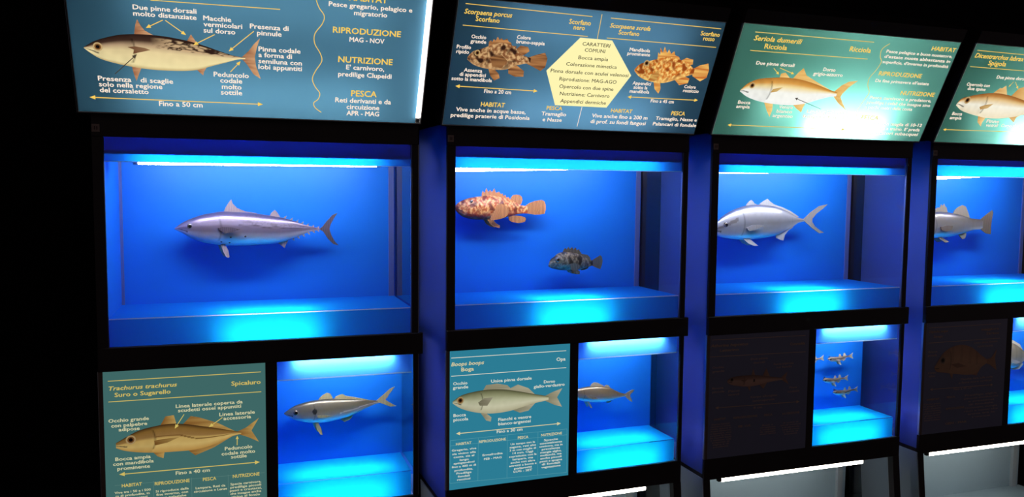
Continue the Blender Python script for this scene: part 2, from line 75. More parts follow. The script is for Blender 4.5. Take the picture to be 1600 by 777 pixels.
PRINT = {
 "box0": {"text":[["Due pinne dorsali",0.1032,0.2993,0.1615,0.012,"w",0],["molto distanziate",0.1033,0.2821,0.1609,0.0121,"w",0],["Macchie",0.2813,0.283,0.0738,0.0124,"w",0],["vermicolari",0.2816,0.2658,0.1029,0.0125,"w",0],["sul dorso",0.2811,0.2485,0.0846,0.0126,"w",0],["Peduncolo",0.3045,0.122,0.097,0.0132,"w",0],["codale",0.322,0.1045,0.061,0.0134,"w",0],["molto",0.3262,0.0857,0.0548,0.0135,"w",0],["sottile",0.3231,0.0683,0.0596,0.0136,"w",0],["Presenza",0.0014,0.0935,0.085,0.0128,"w",0],["di scaglie",0.1098,0.0939,0.0854,0.013,"w",0],["solo nella regione",0.0025,0.0767,0.1635,0.0129,"w",0],["del corsaletto",0.0031,0.0597,0.126,0.0131,"w",0],["Fino a 50 cm",0.1542,0.0258,0.1179,0.0136,"w",0],["Presenza di",0.4049,0.2691,0.1066,0.0128,"w",0],["pinnule",0.4242,0.2512,0.068,0.0129,"w",0],["Pinna codale",0.4281,0.2046,0.1182,0.0128,"w",0],["a forma di",0.4281,0.1874,0.0944,0.0128,"w",0],["semiluna con",0.4281,0.1689,0.1231,0.013,"w",0],["lobi appuntiti",0.4281,0.1516,0.1235,0.0131,"w",0],["Pesce gregario, pelagico e",0.6214,0.3499,0.2446,0.0124,"w",0],["migratorio",0.6948,0.3295,0.0976,0.0126,"w",0],["MAG - NOV",0.6859,0.2503,0.1037,0.0129,"w",0],["E' carnivoro,",0.6804,0.1651,0.1155,0.0134,"w",0],["predilige Clupeidi",0.658,0.1427,0.1621,0.0135,"w",0],["Reti derivanti e da",0.6528,0.0598,0.1721,0.014,"w",0],["circuizione",0.6881,0.0391,0.1016,0.0141,"w",0],["APR - MAG",0.6891,0.0185,0.1015,0.0142,"w",0],["HABITAT",0.6785,0.3705,0.1118,0.0157,"y",0],["RIPRODUZIONE",0.6364,0.2738,0.2016,0.0163,"y",0],["NUTRIZIONE",0.6559,0.186,0.164,0.0169,"y",0],["PESCA",0.6998,0.0811,0.0789,0.0177,"y",0]],"lines":[[[0.1488,0.3269],[0.4871,0.329],0.0022,"y"]],"arrows":[[[-0.0245,0.0437],[0.4415,0.0431],1,"y"],[[0.1772,0.2755],[0.133,0.2504],0,"y"],[[0.1835,0.2751],[0.2355,0.2376],0,"y"],[[0.3106,0.2448],[0.253,0.2107],0,"y"],[[0.4157,0.2617],[0.3471,0.1988],0,"y"],[[0.3507,0.1382],[0.3791,0.1718],0,"y"],[[0.0459,0.115],[0.1053,0.1747],0,"k"]],"poly":[],"fish":[{"top":[[-0.0258,0.186],[-0.0001,0.2037],[0.0334,0.2174],[0.0667,0.2265],[0.104,0.231],[0.1497,0.2315],[0.1917,0.2285],[0.2426,0.2203],[0.2856,0.2091],[0.3249,0.1964],[0.3648,0.1855],[0.3919,0.1847]],"bottom":[[-0.026,0.1837],[-0.011,0.171],[0.0121,0.1563],[0.0442,0.1466],[0.0853,0.1387],[0.1271,0.1335],[0.1784,0.1317],[0.2305,0.1337],[0.2659,0.1397],[0.3017,0.1525],[0.3376,0.1644],[0.3692,0.1751],[0.3918,0.1784]],"dorsal_fin":[[0.1018,0.229],[0.1065,0.2566],[0.1121,0.2728],[0.12,0.2554],[0.1296,0.2424],[0.1518,0.2307]],"second_dorsal_fin":[[0.2361,0.2199],[0.2476,0.2403],[0.2537,0.2305],[0.2648,0.2134]],"tail_fin":[[0.3828,0.1842],[0.401,0.2023],[0.4147,0.2225],[0.4328,0.243],[0.4237,0.2135],[0.4182,0.1864],[0.4214,0.1596],[0.4352,0.1205],[0.4144,0.1344],[0.3963,0.163],[0.3828,0.1778]],"pelvic_fin":[[0.0903,0.139],[0.1145,0.1356],[0.107,0.117],[0.0993,0.0964],[0.0942,0.1163]],"anal_fin":[[0.2593,0.1393],[0.286,0.1467],[0.279,0.1341],[0.2764,0.1227],[0.2678,0.131]],"pectoral_fin":[[0.0828,0.1933],[0.1017,0.1968],[0.1266,0.1938],[0.141,0.1887],[0.1174,0.1816],[0.0961,0.1755],[0.099,0.1874]],"eye":[0.0088,0.1897,0.0098],"kind":"tunny"}],"wave":[[[[0.5829,0.3853],[0.5864,0.3633],[0.5955,0.3416],[0.6102,0.32],[0.6055,0.2967],[0.5857,0.2663],[0.5861,0.2371],[0.603,0.2085],[0.6079,0.1848],[0.5905,0.1535],[0.5827,0.1286],[0.5922,0.1044],[0.6056,0.0863],[0.6022,0.0673],[0.5891,0.054],[0.5943,0.0384],[0.6126,0.0244]],"y"]]},
 "box1": {"text":[["Scorpaena porcus",-0.0336,0.3622,0.1604,0.0137,"y",1],["Scorpaena scrofa",0.478,0.3587,0.1551,0.0134,"y",1],["Scorfano",0.0067,0.3424,0.0804,0.0138,"y",0],["Scorfano",0.3274,0.3592,0.0792,0.0143,"y",0],["nero",0.347,0.3422,0.0414,0.0144,"y",0],["Scorfano",0.5151,0.3387,0.0803,0.0136,"y",0],["Scorfano",0.8345,0.3592,0.079,0.014,"y",0],["rosso",0.8504,0.3427,0.047,0.0142,"y",0],["Occhio",0.001,0.2883,0.0499,0.0106,"w",0],["grande",0.0001,0.274,0.053,0.0107,"w",0],["Colore",0.155,0.2977,0.0482,0.0107,"w",0],["bruno-seppia",0.1555,0.2834,0.1004,0.0108,"w",0],["Profilo",-0.0432,0.2534,0.0483,0.0107,"w",0],["ripido",-0.0424,0.2382,0.0428,0.0107,"w",0],["Assenza",-0.0086,0.1805,0.063,0.011,"w",0],["di appendici",-0.0214,0.1662,0.09,0.0111,"w",0],["sotto la mandibola",-0.0463,0.1508,0.1393,0.0111,"w",0],["Mandibola",0.5719,0.2866,0.0806,0.0108,"w",0],["prominente",0.567,0.2729,0.0892,0.0108,"w",0],["Fino a 20 cm",0.0711,0.114,0.0962,0.0121,"w",0],["HABITAT",0.0668,0.0679,0.0859,0.014,"y",0],["Vive anche in acque basse,",-0.0171,0.0479,0.2497,0.0124,"w",0],["predilige praterie di Posidonia",-0.0325,0.0277,0.2835,0.0124,"w",0],["PESCA",0.3068,0.067,0.0592,0.0122,"y",0],["Tramaglio",0.2913,0.0462,0.094,0.0123,"w",0],["e Nasse",0.2997,0.0255,0.073,0.0123,"w",0],["CARATTERI",0.3914,0.2926,0.1037,0.0109,"k",0],["COMUNI",0.4043,0.2729,0.0769,0.011,"k",0],["Bocca ampia",0.3868,0.2467,0.1128,0.0111,"k",0],["Colorazione mimetica",0.3467,0.2223,0.1921,0.0112,"k",0],["Pinna dorsale con aculei velenosi",0.295,0.1965,0.296,0.0112,"k",0],["Riproduzione: MAG-AGO",0.3328,0.1705,0.2183,0.0113,"k",0],["Opercolo con due spine",0.3377,0.1451,0.2078,0.0115,"k",0],["Nutrizione: Carnivoro",0.3453,0.1199,0.1912,0.0115,"k",0],["Appendici dermiche",0.3523,0.0945,0.1767,0.0116,"k",0],["Appendici",0.615,0.1721,0.0736,0.0109,"w",0],["sotto la",0.6225,0.1573,0.0561,0.011,"w",0],["mandibola",0.6111,0.1426,0.0793,0.011,"w",0],["Colore",0.8269,0.1702,0.0485,0.0112,"w",0],["rossiccio",0.8266,0.1558,0.0663,0.0113,"w",0],["Fino a 45 cm",0.7048,0.1118,0.0963,0.0113,"w",0],["Tramaglio, Nasse e",0.7439,0.048,0.176,0.0116,"w",0],["Palancari di fondale",0.7383,0.0268,0.1861,0.0118,"w",0],["PESCA",0.8035,0.0683,0.0586,0.0139,"y",0],["HABITAT",0.5553,0.0684,0.086,0.0125,"y",0],["Vive anche fino a 200 m",0.4848,0.0468,0.2254,0.0128,"w",0],["di prof. su fondi fangosi",0.4847,0.0258,0.2234,0.0129,"w",0]],"lines":[[[-0.033,0.3919],[0.4069,0.3881],0.0022,"y"],[[-0.0328,0.3262],[0.4048,0.3232],0.0022,"y"],[[0.4751,0.3888],[0.9117,0.387],0.0022,"y"],[[0.476,0.3234],[0.9126,0.3222],0.0022,"y"],[[0.4397,0.3981],[0.4417,0.3178],0.0022,"y"],[[0.4391,0.0827],[0.4364,0.0105],0.0022,"w"]],"arrows":[[[-0.0307,0.1318],[0.2613,0.13],1,"y"],[[0.6068,0.1272],[0.8991,0.1287],1,"y"]],"poly":[[[[0.3788,0.3173],[0.4984,0.3166],[0.6023,0.2027],[0.5352,0.084],[0.3358,0.0837],[0.2794,0.2006]],"hex"]],"fish":[{"top":[[-0.0027,0.2281],[0.0136,0.2475],[0.044,0.2586],[0.0681,0.2694],[0.1052,0.2811],[0.1534,0.2693],[0.177,0.2493],[0.2161,0.2382]],"bottom":[[-0.0014,0.2191],[0.02,0.2051],[0.0539,0.1961],[0.1005,0.1927],[0.1396,0.197],[0.1705,0.2114],[0.2027,0.2198],[0.2195,0.2208]],"dorsal_fin":[[0.0632,0.26],[0.0617,0.281],[0.0686,0.2864],[0.0728,0.2806],[0.0775,0.2912],[0.0836,0.2856],[0.0891,0.2993],[0.0972,0.2896],[0.1027,0.2961],[0.1103,0.2894],[0.1223,0.2957],[0.1293,0.2859],[0.1376,0.2835],[0.1425,0.2746],[0.1594,0.2728],[0.1558,0.2559]],"second_dorsal_fin":[[0.155,0.2602],[0.1719,0.2767],[0.1992,0.2737],[0.2071,0.2606],[0.1908,0.2471],[0.171,0.2458]],"tail_fin":[[0.1996,0.2365],[0.2308,0.2498],[0.2629,0.2595],[0.2751,0.2402],[0.2727,0.2115],[0.2582,0.1978],[0.2247,0.2117],[0.2027,0.2198]],"pelvic_fin":[[0.0738,0.1948],[0.0933,0.196],[0.1126,0.1796],[0.1183,0.166],[0.0998,0.1567],[0.0841,0.1716]],"anal_fin":[[0.1424,0.2003],[0.1705,0.2114],[0.1994,0.1943],[0.2009,0.1753],[0.1707,0.1735],[0.1455,0.1828]],"pectoral_fin":[[0.0741,0.2332],[0.1119,0.2419],[0.1347,0.2248],[0.1193,0.1989],[0.0856,0.203]],"eye":[0.0283,0.2436,0.0077],"kind":"black_scorpionfish"},{"top":[[0.6094,0.2256],[0.6233,0.2431],[0.6502,0.2547],[0.6921,0.2673],[0.7276,0.2763],[0.7675,0.2722],[0.8098,0.2616],[0.8503,0.239]],"bottom":[[0.6111,0.2191],[0.6352,0.2004],[0.677,0.1873],[0.7322,0.1835],[0.7756,0.1949],[0.8179,0.211],[0.8553,0.2235]],"dorsal_fin":[[0.6893,0.2638],[0.6854,0.29],[0.6957,0.2808],[0.6896,0.3066],[0.7046,0.2893],[0.7058,0.311],[0.7215,0.2891],[0.7258,0.3026],[0.7381,0.2876],[0.7481,0.2975],[0.7563,0.2835],[0.773,0.2793],[0.7868,0.2601]],"second_dorsal_fin":[[0.7781,0.2629],[0.8046,0.278],[0.8336,0.2732],[0.8367,0.2565],[0.814,0.2483]],"tail_fin":[[0.8405,0.2397],[0.8673,0.255],[0.9003,0.2639],[0.9106,0.2406],[0.9094,0.2128],[0.8862,0.1976],[0.8485,0.2149]],"pelvic_fin":[[0.6967,0.1856],[0.7229,0.1885],[0.7324,0.1615],[0.7282,0.144],[0.7079,0.1602]],"anal_fin":[[0.7785,0.1985],[0.8091,0.2139],[0.8396,0.2054],[0.8372,0.188],[0.8041,0.1792]],"pectoral_fin":[[0.6848,0.2134],[0.7036,0.228],[0.7132,0.2083],[0.7001,0.1872],[0.6726,0.1891]],"eye":[0.6502,0.2494,0.0089],"kind":"red_scorpionfish"}],"wave":[]},
 "box2": {"text":[["Seriola dumerili",-0.0005,0.354,0.2033,0.0162,"y",1],["Ricciola",0.0528,0.3281,0.0957,0.0164,"y",0],["Ricciola",0.4196,0.3425,0.0973,0.0171,"y",0],["Due pinne dorsali",0.0393,0.2695,0.1646,0.0116,"w",0],["Dorso",0.3341,0.2629,0.0552,0.012,"w",0],["grigio-azzurro",0.2966,0.2453,0.1334,0.0121,"w",0],["Bocca",0.0128,0.1217,0.0538,0.0115,"w",0],["ampia",0.011,0.1053,0.0583,0.0116,"w",0],["Ventre",0.1947,0.1115,0.062,0.0118,"w",0],["bianco",0.1904,0.0943,0.0708,0.0119,"w",0],["argenteo",0.1797,0.0767,0.0904,0.012,"w",0],["Linea giallastra",0.3255,0.0993,0.1902,0.0121,"w",0],["lungo i fianchi",0.3156,0.0799,0.2108,0.0121,"w",0],["HABITAT",0.7953,0.3707,0.1191,0.0148,"y",0],["RIPRODUZIONE",0.5923,0.2612,0.2086,0.0151,"y",0],["NUTRIZIONE",0.7318,0.1903,0.1707,0.0157,"y",0],["PESCA",0.5885,0.0844,0.084,0.016,"y",0],["Pesce pelagico e buon nuotatore,",0.5881,0.3483,0.3224,0.0107,"w",0],["d'estate nuota abbastanza in",0.5877,0.3286,0.3232,0.0108,"w",0],["superficie, d'inverno in profondit\u00e0",0.5884,0.308,0.3237,0.0108,"w",0],["Da fine primavera all'estate",0.5887,0.2349,0.2635,0.0112,"w",0],["Pesce carnivoro e predatore,",0.5928,0.1675,0.3069,0.0114,"w",0],["predilige i cefali che insegue sino",0.588,0.1478,0.3156,0.0115,"w",0],["a pochi metri dalla costa",0.5865,0.1283,0.2355,0.0116,"w",0],["Palamiti con maglia di 10-12",0.6091,0.0634,0.2948,0.0119,"w",0],["mm e lenze a traino. E' preda",0.6113,0.0439,0.2911,0.0119,"w",0],["dei pescatori subacquei",0.6167,0.0242,0.2855,0.012,"w",0]],"lines":[[[-0.003,0.3826],[0.5164,0.3825],0.0022,"y"],[[-0.0019,0.3173],[0.5153,0.3188],0.0022,"y"]],"arrows":[[[0.118,0.2603],[0.1488,0.2386],0,"y"],[[0.1435,0.2632],[0.2124,0.2442],0,"y"],[[-0.0035,0.0389],[0.5306,0.0396],1,"y"],[[0.3844,0.1169],[0.251,0.1547],0,"k"]],"poly":[],"fish":[{"top":[[0.0074,0.1731],[0.0296,0.1981],[0.0692,0.2171],[0.1286,0.2252],[0.1905,0.2287],[0.2564,0.2241],[0.3269,0.2106],[0.3826,0.196],[0.4336,0.1844]],"bottom":[[0.0096,0.1665],[0.047,0.1477],[0.1069,0.1332],[0.1811,0.1261],[0.2461,0.1256],[0.3078,0.1355],[0.3591,0.1522],[0.4039,0.165],[0.4396,0.1704]],"dorsal_fin":[[0.1566,0.224],[0.1576,0.2424],[0.1757,0.2469],[0.2032,0.2266]],"second_dorsal_fin":[[0.215,0.2273],[0.2301,0.25],[0.247,0.2681],[0.2694,0.242],[0.3228,0.2208],[0.3963,0.1931],[0.3109,0.2097]],"tail_fin":[[0.413,0.1833],[0.4423,0.2132],[0.4692,0.2288],[0.5092,0.2345],[0.4784,0.208],[0.4599,0.1821],[0.4552,0.1675],[0.4767,0.1433],[0.506,0.1153],[0.4558,0.1423],[0.4245,0.166]],"pelvic_fin":[[0.1225,0.134],[0.1641,0.1289],[0.1704,0.1009],[0.1675,0.0758],[0.1467,0.0999]],"anal_fin":[[0.2535,0.1273],[0.3069,0.1376],[0.3026,0.1174],[0.3014,0.0993],[0.2756,0.1126]],"pectoral_fin":[[0.1373,0.1695],[0.1439,0.1836],[0.1843,0.1926],[0.1633,0.1742]],"eye":[0.0508,0.1924,0.0091],"kind":"amberjack"}],"wave":[[[[0.5903,0.3822],[0.5683,0.3656],[0.5631,0.3495],[0.57,0.3292],[0.5829,0.3127],[0.5738,0.2806],[0.5563,0.2478],[0.5614,0.2196],[0.5802,0.1917],[0.5692,0.1585],[0.5582,0.125],[0.5643,0.0956],[0.587,0.0703]],"y"]]},
 "box3": {"text":[["Dicentrarchus labrax",-0.0411,0.355,0.2588,0.0171,"y",1],["Spigola",0.0416,0.3298,0.0948,0.0174,"y",0],["Due pinne dorsali",0.117,0.2788,0.1672,0.0121,"w",0],["Opercolo con",-0.0203,0.242,0.1221,0.0122,"w",0],["due spine",-0.0059,0.2253,0.0944,0.0122,"w",0],["Bocca",-0.0288,0.1182,0.0527,0.0127,"w",0],["ampia",-0.0322,0.1008,0.0624,0.0127,"w",0],["Pinne",0.1694,0.0934,0.069,0.0131,"w",0],["ventrali",0.1756,0.0761,0.0657,0.0131,"w",0],["Corpo slanciato",0.2593,0.0769,0.1418,0.0132,"w",0]],"lines":[[[-0.041,0.3832],[0.5531,0.3792],0.0022,"y"],[[-0.042,0.3185],[0.5578,0.3167],0.0022,"y"]],"arrows":[[[-0.0425,0.0556],[0.6524,0.0603],1,"y"],[[0.2159,0.2715],[0.1999,0.2479],0,"y"],[[0.2252,0.2703],[0.2549,0.2429],0,"y"]],"poly":[],"fish":[{"top":[[-0.0287,0.1634],[-0.0169,0.1861],[0.0177,0.1988],[0.0734,0.2115],[0.1399,0.2187],[0.2214,0.2143],[0.32,0.1963],[0.4029,0.1828],[0.4697,0.1789]],"bottom":[[-0.0258,0.158],[0.0084,0.1399],[0.0571,0.1278],[0.1119,0.1186],[0.1658,0.1122],[0.2374,0.1138],[0.3053,0.1235],[0.371,0.1379],[0.4836,0.1572]],"dorsal_fin":[[0.134,0.2167],[0.1619,0.242],[0.1704,0.2397],[0.1876,0.2528],[0.215,0.2129]],"second_dorsal_fin":[[0.2381,0.2106],[0.2612,0.2444],[0.2916,0.2543],[0.3247,0.2363],[0.3756,0.1845]],"tail_fin":[[0.4586,0.1784],[0.495,0.2045],[0.5359,0.2238],[0.5472,0.1717],[0.5968,0.1202],[0.5322,0.1356],[0.4725,0.1567]],"pelvic_fin":[[0.1109,0.1203],[0.1557,0.1147],[0.1489,0.0913],[0.1508,0.0751],[0.1226,0.0932]],"anal_fin":[[0.2774,0.1207],[0.3491,0.137],[0.3215,0.1213],[0.3201,0.0989]],"pectoral_fin":[[0.0968,0.1578],[0.1198,0.1673],[0.164,0.1749],[0.1417,0.1541],[0.1066,0.1469]],"eye":[0.0179,0.1833,0.0122],"kind":"sea_bass"}],"wave":[]},
 "poster0": {"text":[["Trachurus trachurus",-0.0037,0.9439,0.1869,0.0114,"y",1],["Suro o Sugarello",0.0115,0.9236,0.1535,0.0115,"y",0],["Spicaluro",0.3381,0.9348,0.0867,0.0119,"y",0],["Linea laterale coperta da",0.1782,0.8772,0.1924,0.0098,"w",0],["scudetti ossei appuntiti",0.1842,0.8637,0.1818,0.0098,"w",0],["Linea laterale",0.3017,0.8416,0.1045,0.01,"w",0],["accessoria",0.3135,0.8282,0.0814,0.01,"w",0],["Occhio grande",-0.0068,0.8475,0.11,0.0096,"w",0],["con palpebre",0.0003,0.8323,0.0979,0.0096,"w",0],["adipose",0.0201,0.8193,0.0573,0.0096,"w",0],["Bocca ampia",0.0088,0.7302,0.097,0.0096,"w",0],["con mandibola",0.0025,0.7159,0.1112,0.0096,"w",0],["prominente",0.0137,0.7009,0.0894,0.0097,"w",0],["Peduncolo",0.3158,0.7325,0.0816,0.0101,"w",0],["codale molto",0.3062,0.7171,0.0994,0.01,"w",0],["sottile",0.3334,0.7048,0.0469,0.01,"w",0],["Fino a 40 cm",0.174,0.6703,0.0977,0.0099,"w",0],["HABITAT",0.0245,0.6482,0.0552,0.0092,"y",0],["RIPRODUZIONE",0.1148,0.644,0.0984,0.0093,"y",0],["PESCA",0.2508,0.6424,0.0389,0.0094,"y",0],["NUTRIZIONE",0.3379,0.6425,0.0796,0.0096,"y",0],["Vive tra i 50 e i 500",0.0044,0.6298,0.0992,0.0063,"w",0],["m di profondita, in",0.0072,0.6195,0.093,0.0063,"w",0],["banchi numerosi",0.013,0.6092,0.0808,0.0063,"w",0],["Si riproduce dalla",0.1169,0.6215,0.0932,0.0064,"w",0],["fine inverno, con",0.1184,0.611,0.0898,0.0064,"w",0],["uova pelagiche",0.1232,0.6005,0.0797,0.0064,"w",0],["Lampara, Reti da",0.2295,0.6187,0.0865,0.0065,"w",0],["circuizione e Lenze",0.2244,0.6081,0.0964,0.0064,"w",0],["Specie carnivora,",0.3305,0.6196,0.0917,0.0066,"w",0],["predilige piccoli",0.3303,0.6094,0.0918,0.0066,"w",0],["pesci e crostacei,",0.3285,0.5992,0.0952,0.0066,"w",0],["che insegue anche",0.33,0.589,0.0918,0.0066,"w",0],["vicino al fondo",0.3332,0.5787,0.085,0.0066,"w",0]],"lines":[[[-0.0052,0.9723],[0.4258,0.972],0.0022,"y"],[[-0.0053,0.91],[0.4261,0.9091],0.0022,"y"],[[0.111,0.6583],[0.1106,0.5945],0.0009,"d"],[[0.2188,0.6569],[0.2187,0.5922],0.0009,"d"],[[0.3243,0.6543],[0.3244,0.5886],0.0009,"d"],[[0.006,0.6556],[0.4328,0.6498],0.0009,"d"]],"arrows":[[[0.0184,0.6886],[0.4192,0.6855],1,"y"],[[0.2014,0.8563],[0.1742,0.8141],0,"y"],[[0.3109,0.8372],[0.2709,0.8101],0,"y"],[[0.3522,0.746],[0.3532,0.7762],0,"y"]],"poly":[],"fish":[{"top":[[0.0117,0.7843],[0.0449,0.8028],[0.0758,0.8171],[0.1172,0.826],[0.1588,0.8299],[0.2008,0.8262],[0.2432,0.8167],[0.286,0.807],[0.3293,0.7955],[0.3649,0.7864]],"bottom":[[0.0113,0.769],[0.0388,0.7578],[0.0845,0.7487],[0.1362,0.7442],[0.1781,0.7429],[0.2204,0.7429],[0.2634,0.7486],[0.307,0.7621],[0.34,0.7756],[0.3648,0.7805]],"dorsal_fin":[[0.1327,0.8252],[0.1489,0.8538],[0.1724,0.8558],[0.1797,0.8251]],"second_dorsal_fin":[[0.1955,0.8238],[0.2198,0.849],[0.2436,0.8429],[0.2971,0.8208],[0.3484,0.7897]],"tail_fin":[[0.3511,0.7876],[0.3789,0.7988],[0.4183,0.827],[0.3954,0.7884],[0.4172,0.7505],[0.384,0.7686],[0.3511,0.7829]],"pelvic_fin":[[0.1103,0.7485],[0.144,0.744],[0.141,0.7258],[0.1255,0.732]],"anal_fin":[[0.2098,0.7439],[0.2852,0.7601],[0.3483,0.7808],[0.285,0.7454],[0.2308,0.7254]],"pectoral_fin":[[0.1162,0.7819],[0.1423,0.7852],[0.1868,0.7868],[0.1524,0.7727],[0.1185,0.7673]],"eye":[0.0523,0.7907,0.0112],"kind":"horse_mackerel"}],"wave":[]},
 "poster1": {"text":[["Boops boops",-0.0142,0.9485,0.1206,0.0119,"y",1],["Boga",0.0224,0.9287,0.0464,0.012,"y",0],["Opa",0.3847,0.9403,0.0364,0.0115,"w",0],["Occhio",-0.0068,0.8829,0.0522,0.0095,"w",0],["grande",-0.0078,0.8691,0.0562,0.0095,"w",0],["Bocca",-0.0053,0.773,0.0459,0.0095,"w",0],["piccola",-0.0052,0.7579,0.0542,0.0096,"w",0],["Unica pinna dorsale",0.1328,0.8813,0.1553,0.0097,"w",0],["Fianchi e ventre",0.1611,0.7437,0.127,0.0097,"w",0],["bianco-argentei",0.1612,0.7284,0.1247,0.0097,"w",0],["Fino a 30 cm",0.1558,0.7014,0.099,0.0097,"w",0],["Dorso",0.3358,0.8639,0.0445,0.0096,"w",0],["giallo-verdastro",0.2961,0.8494,0.123,0.0096,"w",0],["HABITAT",0.0044,0.6738,0.0568,0.008,"y",0],["RIPRODUZIONE",0.0894,0.6734,0.1016,0.008,"y",0],["PESCA",0.2366,0.6723,0.0412,0.0085,"y",0],["NUTRIZIONE",0.3276,0.6728,0.0832,0.0085,"y",0],["Gregario, vive",-0.0111,0.6536,0.0907,0.0063,"w",0],["sia vicino alla",-0.0093,0.641,0.0872,0.0062,"w",0],["costa, sia al",-0.0041,0.6297,0.0761,0.0063,"w",0],["largo",0.0185,0.6179,0.0332,0.0063,"w",0],["spingendosi",-0.004,0.6074,0.0769,0.0063,"w",0],["fino a 400 m di",-0.0108,0.5954,0.0897,0.0063,"w",0],["profondita.",-0.0004,0.5828,0.0681,0.0063,"w",0],["Predilige",0.0066,0.5716,0.0552,0.0063,"w",0],["fondali",0.0118,0.5603,0.0437,0.0063,"w",0],["rocciosi",0.0094,0.5493,0.0487,0.0064,"w",0],["Ermafrodita",0.1028,0.6255,0.0763,0.0064,"w",0],["FEB - MAG",0.1082,0.6111,0.0671,0.0064,"w",0],["Un tempo con la",0.2091,0.6532,0.0951,0.0065,"w",0],["sagena, reti alte",0.2054,0.6421,0.1028,0.0065,"w",0],["3 m con maglie di",0.2055,0.631,0.1028,0.0065,"w",0],["14 mm. Oggi",0.217,0.6199,0.0798,0.0065,"w",0],["soprattutto con la",0.2038,0.6087,0.1068,0.0065,"w",0],["lampara, ma",0.2172,0.5977,0.0799,0.0065,"w",0],["anche con altre",0.2097,0.5865,0.0953,0.0065,"w",0],["attrezzi a bocca e",0.2041,0.5754,0.1069,0.0065,"w",0],["palamiti",0.2233,0.5642,0.0683,0.0065,"w",0],["LUG - SET",0.2215,0.5531,0.0722,0.0065,"w",0],["Specie",0.3386,0.6545,0.0567,0.0066,"w",0],["essenzialmente",0.3228,0.6437,0.0889,0.0065,"w",0],["onnivora, ma in",0.321,0.6327,0.0929,0.0066,"w",0],["prevalenza",0.3311,0.6219,0.0728,0.0066,"w",0],["mangia alghe,",0.3252,0.6109,0.085,0.0066,"w",0],["molluschi, ma",0.3254,0.6,0.085,0.0065,"w",0],["anche piccoli",0.3255,0.589,0.085,0.0066,"w",0],["pesci e spugne",0.3237,0.578,0.089,0.0066,"w",0],["di fondali",0.3318,0.5671,0.073,0.0067,"w",0],["vegetazione",0.3299,0.5562,0.0771,0.0066,"w",0]],"lines":[[[-0.014,0.9768],[0.4232,0.9753],0.0022,"w"],[[-0.0138,0.9144],[0.4242,0.914],0.0022,"w"],[[-0.0168,0.6924],[-0.0178,0.5434],0.0009,"d"],[[0.0867,0.6917],[0.0862,0.5407],0.0009,"d"],[[0.1962,0.6913],[0.1961,0.536],0.0009,"d"],[[0.3154,0.6903],[0.3157,0.5328],0.0009,"d"],[[0.4312,0.6899],[0.432,0.5302],0.0009,"d"],[[-0.0168,0.6924],[0.4312,0.6899],0.0009,"d"],[[-0.0178,0.5434],[0.432,0.5302],0.0009,"d"],[[-0.0167,0.674],[0.4315,0.6689],0.0009,"d"]],"arrows":[[[0.0039,0.7146],[0.4052,0.7133],1,"y"]],"poly":[],"fish":[{"top":[[-0.0081,0.8272],[0.0211,0.8446],[0.0599,0.8532],[0.1148,0.8577],[0.1786,0.8542],[0.2435,0.8416],[0.3012,0.8279],[0.3555,0.8159]],"bottom":[[-0.0081,0.8199],[0.0213,0.8005],[0.0681,0.7839],[0.1313,0.7731],[0.1954,0.7749],[0.2441,0.7835],[0.2933,0.7944],[0.3557,0.8021]],"dorsal_fin":[[0.103,0.8557],[0.1147,0.874],[0.1544,0.8769],[0.1945,0.8679],[0.2068,0.8565],[0.235,0.8671],[0.2761,0.8511],[0.3054,0.8238]],"tail_fin":[[0.3387,0.8173],[0.3721,0.8299],[0.41,0.8407],[0.3893,0.8093],[0.4094,0.7731],[0.377,0.7835],[0.339,0.802]],"pelvic_fin":[[0.0932,0.7802],[0.1154,0.776],[0.1354,0.7593],[0.1331,0.7446],[0.1156,0.75]],"anal_fin":[[0.2156,0.7784],[0.2604,0.7896],[0.3032,0.7959],[0.2771,0.7708],[0.2443,0.7661]],"pectoral_fin":[[0.0851,0.8157],[0.1071,0.8287],[0.1404,0.8297],[0.1192,0.8017],[0.0915,0.8041]],"eye":[0.0196,0.8286,0.0101],"kind":"bogue"}],"wave":[]},
